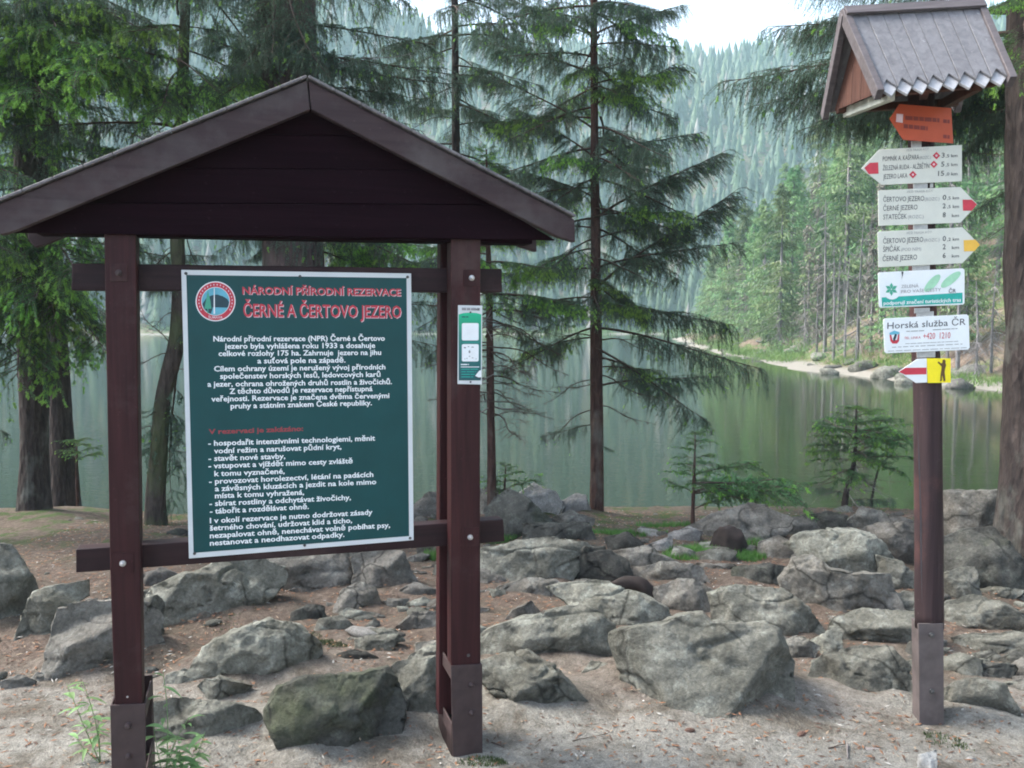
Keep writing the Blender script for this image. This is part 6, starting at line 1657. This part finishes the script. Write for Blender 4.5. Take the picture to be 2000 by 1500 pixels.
# ------------------------------------------------------------------ forest across the water
def lod_spruce(seed, h, rad, nb, leaf=.16, dead=0.0, lower=0.18, per=46):
    """crown mesh and trunk mesh of a far spruce: sprays of small drooping leaf sized faces along boughs"""
    r = np.random.RandomState(seed)
    V = []; F = []
    t = np.sort(r.uniform(lower, 1, nb)); az = r.uniform(0, 6.28, nb)
    L = rad * (1.03 - t) ** 0.75 * r.uniform(.3, 1.3, nb) * np.clip((t - lower) * 6 + .35, 0, 1) + .08
    ix = np.repeat(np.arange(nb), per); m = len(ix)
    u = r.uniform(.05, 1, m) ** .8
    d = np.stack([np.cos(az[ix]), np.sin(az[ix]), np.zeros(m)], 1); s = np.stack([-np.sin(az[ix]), np.cos(az[ix]), np.zeros(m)], 1)
    wid = .38 * L[ix] * np.sin(np.clip(u, 0, 1) * 2.6 + .25)
    c = d * (u * L[ix])[:, None] + s * (r.uniform(-1, 1, m) * wid)[:, None]
    c[:, 2] = t[ix] * h - .35 * u * L[ix] + .18 * L[ix] * u ** 3 - r.uniform(0, 1, m) ** 2 * .55 * leaf * 3
    q = d * r.uniform(.2, 1, m)[:, None] + s * r.uniform(-.8, .8, m)[:, None] + np.array([0, 0, -1.0]) * r.uniform(.1, 1.3, m)[:, None]
    q /= np.linalg.norm(q, axis=1)[:, None]; w = np.cross(q, r.normal(0, 1, (m, 3))); w /= np.linalg.norm(w, axis=1)[:, None] + 1e-9
    l = leaf * r.uniform(.6, 1.6, m)[:, None]
    V = np.stack([c - w * l * .16, c + w * l * .16, c + q * l], 1).reshape(-1, 3)
    F = np.arange(3 * m).reshape(-1, 3)
    ct = new_mesh('crown', V, F, [M['needle_far']])
    # trunk with boughs
    VV = []; FF = []; MM = []
    tr = np.array([[0, 0, -1.0], [0.04, 0, h * .5], [0, .03, h]])[None]
    ribbons(tr, np.array([h * .013 + .04]), np.array([.012]), VV, FF, MM, 0)
    st = np.stack([0 * t, 0 * t, t * h], 1); dd = np.stack([np.cos(az), np.sin(az), -.25 + 0 * t], 1)
    ribbons(polyline_batch(st, dd, L * .9, np.full(nb, .1), 3, .04, r), np.full(nb, .018), np.full(nb, .006), VV, FF, MM, 0)
    nd = 26; td = r.uniform(.04, lower + .12, nd); ad = r.uniform(0, 6.28, nd)            # dead lower twigs
    ribbons(polyline_batch(np.stack([0 * td, 0 * td, td * h], 1), np.stack([np.cos(ad), np.sin(ad), -.3 + 0 * ad], 1), r.uniform(.4, 1.3, nd) * rad * .6, np.full(nd, .5), 3, .1, r), np.full(nd, .014), np.full(nd, .005), VV, FF, MM, 0)
    tt = new_mesh('trunk', np.concatenate(VV), np.concatenate(FF), [M['bark_grey']])
    return tt, ct

def lod_dead(seed, h, rad, nb):
    r = np.random.RandomState(seed); VV = []; FF = []; MM = []
    lean = r.uniform(-.06, .06, 2)
    tr = np.array([[0, 0, -1.0], [lean[0] * h * .5, 0, h * .5], [lean[0] * h, lean[1] * h, h]])[None]
    ribbons(tr, np.array([h * .012 + .05]), np.array([.02]), VV, FF, MM, 0)
    t = r.uniform(.15, .98, nb); az = r.uniform(0, 6.28, nb); L = rad * (1.1 - t) * r.uniform(.4, 1.2, nb)
    st = np.stack([lean[0] * h * t, lean[1] * h * t * t, t * h], 1)
    P1 = polyline_batch(st, np.stack([np.cos(az), np.sin(az), r.uniform(-.5, .1, nb)], 1), L, np.full(nb, .8), 4, .12, r)
    ribbons(P1, np.full(nb, .022), np.full(nb, .007), VV, FF, MM, 0)
    ix = np.repeat(np.arange(nb), 7); n2 = len(ix); i0 = r.randint(0, 4, n2)
    P2 = polyline_batch(P1[ix, i0], (P1[ix, i0 + 1] - P1[ix, i0]) / (L[ix, None] / 4) + r.normal(0, .7, (n2, 3)) + [0, 0, -.5], L[ix] * r.uniform(.2, .55, n2), np.full(n2, .9), 3, .15, r)
    ribbons(P2, np.full(n2, .010), np.full(n2, .004), VV, FF, MM, 0)
    return new_mesh('dead_tree', np.concatenate(VV), np.concatenate(FF), [M['bark_grey']])

LODS = [lod_spruce(200 + k, h, rd, int(nb * 1.15), .2, 0, .06 if k % 2 else .16) for k, (h, rd, nb) in enumerate([(9, 2.7, 120), (11, 2.9, 130), (7, 2.6, 100), (13, 3.2, 140), (5, 2.1, 80), (10, 2.3, 100)])]
# two drier variants
DRY = []
for k in (0, 3):
    tt, ct = lod_spruce(230 + k, 9, 1.7, 80, .2, per=20); ct.materials[0] = M['needle_dry']; DRY.append((tt, ct))
DEADS = [lod_dead(300 + k, h, 1.7, 46) for k, h in enumerate((7, 9, 6, 10))]
MID = M['needle_mid']

def put_lod(kind, x, y, s, label, grp=None, rz=None):
    z = float(height(x, y)) - .1; rz = rnd.uniform(0, 6.28) if rz is None else rz
    if kind == 'dead':
        o = link('dead_tree', rnd.choice(DEADS), None, (x, y, z)); o.scale = (s, s, s); o.rotation_euler = (0, 0, rz)
        return tag(o, label, 'dead tree', grp)
    tt, ct = rnd.choice(DRY if kind == 'dry' else LODS)
    e = empty('spruce_tree', (x, y, z)); e.rotation_euler = (0, 0, rz); e.scale = (s, s, s)
    a = link('trunk', tt, e); b = link('crown', ct, e)
    return tag(e, label, 'spruce', grp)

def shore_pt(px, py, back=0.0):
    q = ground_at(px, py); return q[0] + back, q[1]

# front row along the right shore, read off the photo: (foot x, foot y, scale, kind)
front = [(1500,668,.95,'live','bright green bushy spruce at the bend of the far right shore'),
 (1545,655,.75,'live','full green spruce right of the bright bushy one across the water'),
 (1415,664,.8,'live','spruce at the left end of the right shore row'),
 (1455,668,.6,'dry','thin browning spruce between two green ones on the right shore'),
 (1628,705,.75,'dead','grey dead spruce directly left of the arrow signs across the water'),
 (1650,700,.8,'dead','dead spruce with hanging twigs behind the mountain rescue plate'),
 (1672,712,.9,'dead','tallest grey dead trunk left of the signpost across the water'),
 (1595,690,.7,'dry','half dry spruce above the pale driftwood on the right shore'),
 (1700,690,.7,'dry','thin grey green spruce behind the signpost on the slope'),
 (1745,700,.6,'live','small green spruce behind the teal banded plate on the slope'),
 (1600,660,.85,'live','green spruce behind the dead ones on the right shore'),
 (1870,730,.8,'dead','dead tree with pale tangled twigs between signpost and big trunk'),
 (1905,745,.7,'dead','short dead tree just left of the big right trunk across the water'),
 (1935,735,.8,'dead','dead tree partly behind the big right trunk'),
 (1885,690,.7,'live','yellow green spruce right of the arrow signs on the slope'),
 (1850,705,.6,'dry','dry spruce right of the yellow marker across the water'),
 (1575,668,.6,'dead','slim dead trunk among the green spruces of the right shore')]
for x, y, s, k, lab in front:
    q = shore_pt(x, y); put_lod(k, q[0], q[1], s, lab)
r_ = random.Random(77); placed = []; n = 0; tries = 0
while n < 285 and tries < 20000:
    tries += 1
    y = 26 + 110 * r_.random() ** 1.3; d = r_.uniform(3.0, 52) if y > 45 else r_.uniform(5, 40)
    x = float(right_x(y)) + d
    if x / y > .74 or x / y < .13: continue
    if any((x - a) ** 2 + (y - b) ** 2 < (1.05 + y * .012) ** 2 for a, b in placed): continue
    placed.append((x, y)); n += 1
    dead = (y < 60 and d < 16 and r_.random() < .65) or r_.random() < .18
    dry = r_.random() < .16
    if dead: put_lod('dead', x, y, r_.uniform(.7, 1.2), 'grey dead spruce standing on the slope across the water', 'dead spruces on the right hand slope')
    else: put_lod('dry' if dry else 'live', x, y, r_.uniform(.9, 1.45), 'spruce standing in the wood on the right hand slope', 'spruces on the right hand slope')

# far wood on the head wall: one mass
def far_wood():
    r = np.random.RandomState(9); n = 9000
    y = 216 + 300 * r.uniform(0, 1, n) ** .9; q = r.uniform(-.72, .62, n); x = q * y
    # the right flank further back
    m = 2600; y2 = r.uniform(110, 300, m); x2 = right_x(y2) + r.uniform(6, 110, m)
    x = np.concatenate([x, x2]); y = np.concatenate([y, y2])
    ml = 900; yl = r.uniform(60, 230, ml); xl = -128 - r.uniform(0, 60, ml)
    x = np.concatenate([x, xl]); y = np.concatenate([y, yl])
    z = height(x, y); keep = (z > WATER_Z + .5) & ~((y < 150) & (x < right_x(y) + 60) & (x > 0))
    x, y, z = x[keep], y[keep], z[keep]; n = len(x)
    sz = r.uniform(4.5, 15, n); kinds = []
    lay, k = 6, 7
    Vs = []; Fs = []; b = 0; mi = []
    th = np.arange(2 * k) * math.pi / k
    for L in range(lay):
        z0 = (.08 + .80 * L / lay); z1 = z0 + .34 if L < lay - 1 else 1.0
        rr = .21 * (1.02 - z0) ** .9
        star = np.where(np.arange(2 * k) % 2 == 0, 1.0, .42)
        jit = r.uniform(.55, 1.35, (n, 2 * k)); rot = r.uniform(0, 6.28, n)[:, None]
        R = rr * sz[:, None] * star * jit
        ring = np.stack([x[:, None] + R * np.cos(th + rot), y[:, None] + R * np.sin(th + rot), z[:, None] + sz[:, None] * (z0 - .06 * star * jit)], -1)
        tip = np.stack([x, y, z + sz * min(z1, 1.0)], -1)[:, None]
        Vs.append(np.concatenate([ring, tip], 1).reshape(-1, 3))
        base = b + np.arange(n)[:, None] * (2 * k + 1)
        for j in range(2 * k):
            Fs.append(base + np.array([[j, (j + 1) % (2 * k), 2 * k]]))
            mi.append(None)
        b += n * (2 * k + 1)
    tint = r.choice([0, 1, 2, 3], n, p=[.42, .33, .17, .08])
    V = np.concatenate(Vs); F = np.concatenate(Fs); MI = np.tile(tint, lay * 2 * k)
    mats = [leaf_mat('far_wood_a', (0.020, 0.055, 0.034), (0.045, 0.095, 0.052), .1, 1, 1, .02), leaf_mat('far_wood_b', (0.03, 0.075, 0.038), (0.06, 0.12, 0.06), .1, 1, 1, .02),
            leaf_mat('far_wood_c', (0.05, 0.10, 0.045), (0.10, 0.16, 0.07), .1, 1, 1, .02), leaf_mat('far_wood_dead', (0.15, 0.14, 0.13), (0.24, 0.23, 0.21), .05, 1, 1, .02)]
    o = mesh_obj('far_forest', V, F, mats, midx=MI)
    tag(o, 'dense hazy spruce forest covering the steep slopes beyond the lake', 'forest', kind='stuff')
far_wood()

# shore details across the water: boulders, logs, pale strips
big = []
for k in range(4):
    v_, f_ = ico(3); n_ = fbm(v_ * 1.3 + k * 5, 60 + k, 4); vv = v_ * (1 + .32 * n_[:, None]) * [1, .8, .55]
    big.append(new_mesh('boulder', vv, f_, [M['rock'] if k % 2 else M['rock_green']], smooth=True))
bl_ = [(1735,735,.8,'large grey boulder across the water left of the red striped marker'), (1690,720,.7,'pale boulder near the waterline left of the signpost'), (1600,700,.6,'pale flat boulder on the far right shore'),
       (1555,688,.8,'light boulder below the bright bushy spruce'), (1620,735,.5,'small pale stone in the shallow water of the right shore'), (1770,745,.6,'grey boulder behind the red striped marker'),
       (1870,765,.6,'rock at the waterline right of the signpost'), (1520,692,.7,'pale boulder at the bend of the shore'), (1765,770,.4,'white stone lying in the shallow water'), (1900,735,.8,'grey boulder on the slope near the big trunk')]
for x, y, s, lab in bl_:
    q = ground_at(x, y); o = link('boulder', big[len(lab) % 4], None, (q[0], q[1], max(q[2], WATER_Z) + .05 * s)); o.scale = (s, s, s); o.rotation_euler = (0, 0, x); tag(o, lab, 'boulder')
r_ = random.Random(8)
for k in range(46):
    y = r_.uniform(21, 90); d = abs(r_.gauss(0, 3)) + .4; x = float(right_x(y)) + d; s = r_.uniform(.12, .5)
    o = link('boulder', big[r_.randrange(4)], None, (x, y, float(height(x, y)))); o.scale = (s * 1.2, s, s * .8); o.rotation_euler = (0, 0, r_.uniform(0, 6))
    tag(o, 'grey boulder strewn along the right hand shore', 'boulder', 'boulders along the far right shore')
for k in range(34):
    y = r_.uniform(24, 80); x = float(right_x(y)) + r_.uniform(1.0, 12); L = r_.uniform(1.0, 3.5); a = r_.uniform(-1.2, 1.2)
    p0 = np.array([x, y, float(height(x, y)) + .12]); x1, y1 = x + math.cos(a) * L, y + math.sin(a) * L
    p1 = np.array([x1, y1, float(height(x1, y1)) + .15]); t = np.linspace(0, 1, 6)[:, None]
    v, f = tube_geo(p0 + (p1 - p0) * t + .03 * fbm((p0 + (p1 - p0) * t) * 3, k, 2)[:, None], np.linspace(.09, .04, 6) * r_.uniform(.5, 1.2), 7, True)
    o = mesh_obj('driftwood_log', v, f, M['bark_grey'], smooth=True, origin=p0); tag(o, 'bleached fallen log on the right hand shore slope', 'log', 'fallen logs on the far right slope')
# shrubs and grass hummocks along that shore
def shore_green():
    r = np.random.RandomState(4); V = []; F = []; b = 0
    cy = np.concatenate([r.uniform(24, 110, 130), np.full(60, 0.0)]); cx = right_x(cy) + np.abs(r.normal(0, 1.4, len(cy))) + .8
    cy[130:] = 222 + r.uniform(-2, 6, 60); cx[130:] = r.uniform(-110, 50, 60)
    for x, y in zip(cx, cy):
        s = r.uniform(.3, .9) * (1 if y < 200 else 3.5); n = 260
        p = r.normal(0, 1, (n, 3)) * [s * .8, s * .8, s * .22]; z0 = float(height(x, y)); p[:, 2] = np.abs(p[:, 2])
        c = p + [x, y, z0]; q = r.normal(0, .5, (n, 3)) + [0, 0, 1]; w = r.normal(0, 1, (n, 3)); L = s * .28
        V.append(np.stack([c, c + w * L * .12, c + q * L], 1).reshape(-1, 3)); F.append(np.arange(3 * n).reshape(-1, 3) + b); b += 3 * n
    o = mesh_obj('shore_grass', np.concatenate(V), np.concatenate(F), leaf_mat('shore_green', (0.09, 0.17, 0.04), (0.20, 0.30, 0.09), .3, 1, 1, 1.0))
    tag(o, 'bright grass and low shrubs along the far shores', 'grass', kind='stuff')
shore_green()

def undergrowth():
    r = np.random.RandomState(14); V = []; F = []; b = 0; mi = []
    n0 = 620; y = 26 + 110 * r.uniform(0, 1, n0) ** 1.3; x = right_x(y) + 2.5 + 40 * r.uniform(0, 1, n0) ** 1.3
    for a, c in zip(x, y):
        s = r.uniform(.35, 1.1) * (1 + c / 120); n = 150; z0 = float(height(a, c))
        p = r.normal(0, 1, (n, 3)) * [s * .7, s * .7, s * .5]; p[:, 2] = np.abs(p[:, 2]) + .05
        q = r.normal(0, .6, (n, 3)) + [0, 0, -.2]; w = r.normal(0, 1, (n, 3)); L = .16 * (1 + c / 90)
        c0 = p + [a, c, z0]
        V.append(np.stack([c0, c0 + w * L * .13, c0 + q * L], 1).reshape(-1, 3)); F.append(np.arange(3 * n).reshape(-1, 3) + b); b += 3 * n
        mi.append(np.full(n, int(r.uniform() < .38)))
    o = mesh_obj('undergrowth', np.concatenate(V), np.concatenate(F), [M['needle_far'], M['needle_dry']], midx=np.concatenate(mi))
    tag(o, 'young growth and dry brush between the trunks of the right hand slope', 'undergrowth', kind='stuff')
undergrowth()

# ------------------------------------------------------------------ air
def haze():
    x0, x1, y0, y1, z0, z1 = -640, 640, -70, 700, -5.0, 290.0
    v = [(x, y, z) for z in (z0, z1) for y in (y0, y1) for x in (x0, x1)]
    f = [(0, 2, 3, 1), (4, 5, 7, 6), (0, 1, 5, 4), (2, 6, 7, 3), (0, 4, 6, 2), (1, 3, 7, 5)]
    m = bpy.data.materials.new('haze'); m.use_nodes = True; nt = m.node_tree; nt.nodes.clear()
    out = nt.nodes.new('ShaderNodeOutputMaterial'); pv = nt.nodes.new('ShaderNodeVolumePrincipled')
    pv.inputs['Color'].default_value = (0.66, 0.93, 1.0, 1); pv.inputs['Density'].default_value = 0.00075
    pv.inputs['Anisotropy'].default_value = 0.0
    nt.links.new(pv.outputs[0], out.inputs['Volume'])
    o = mesh_obj('haze', v, f, m); tag(o, 'thin bluish mountain haze over the lake', 'haze', kind='stuff')
haze()
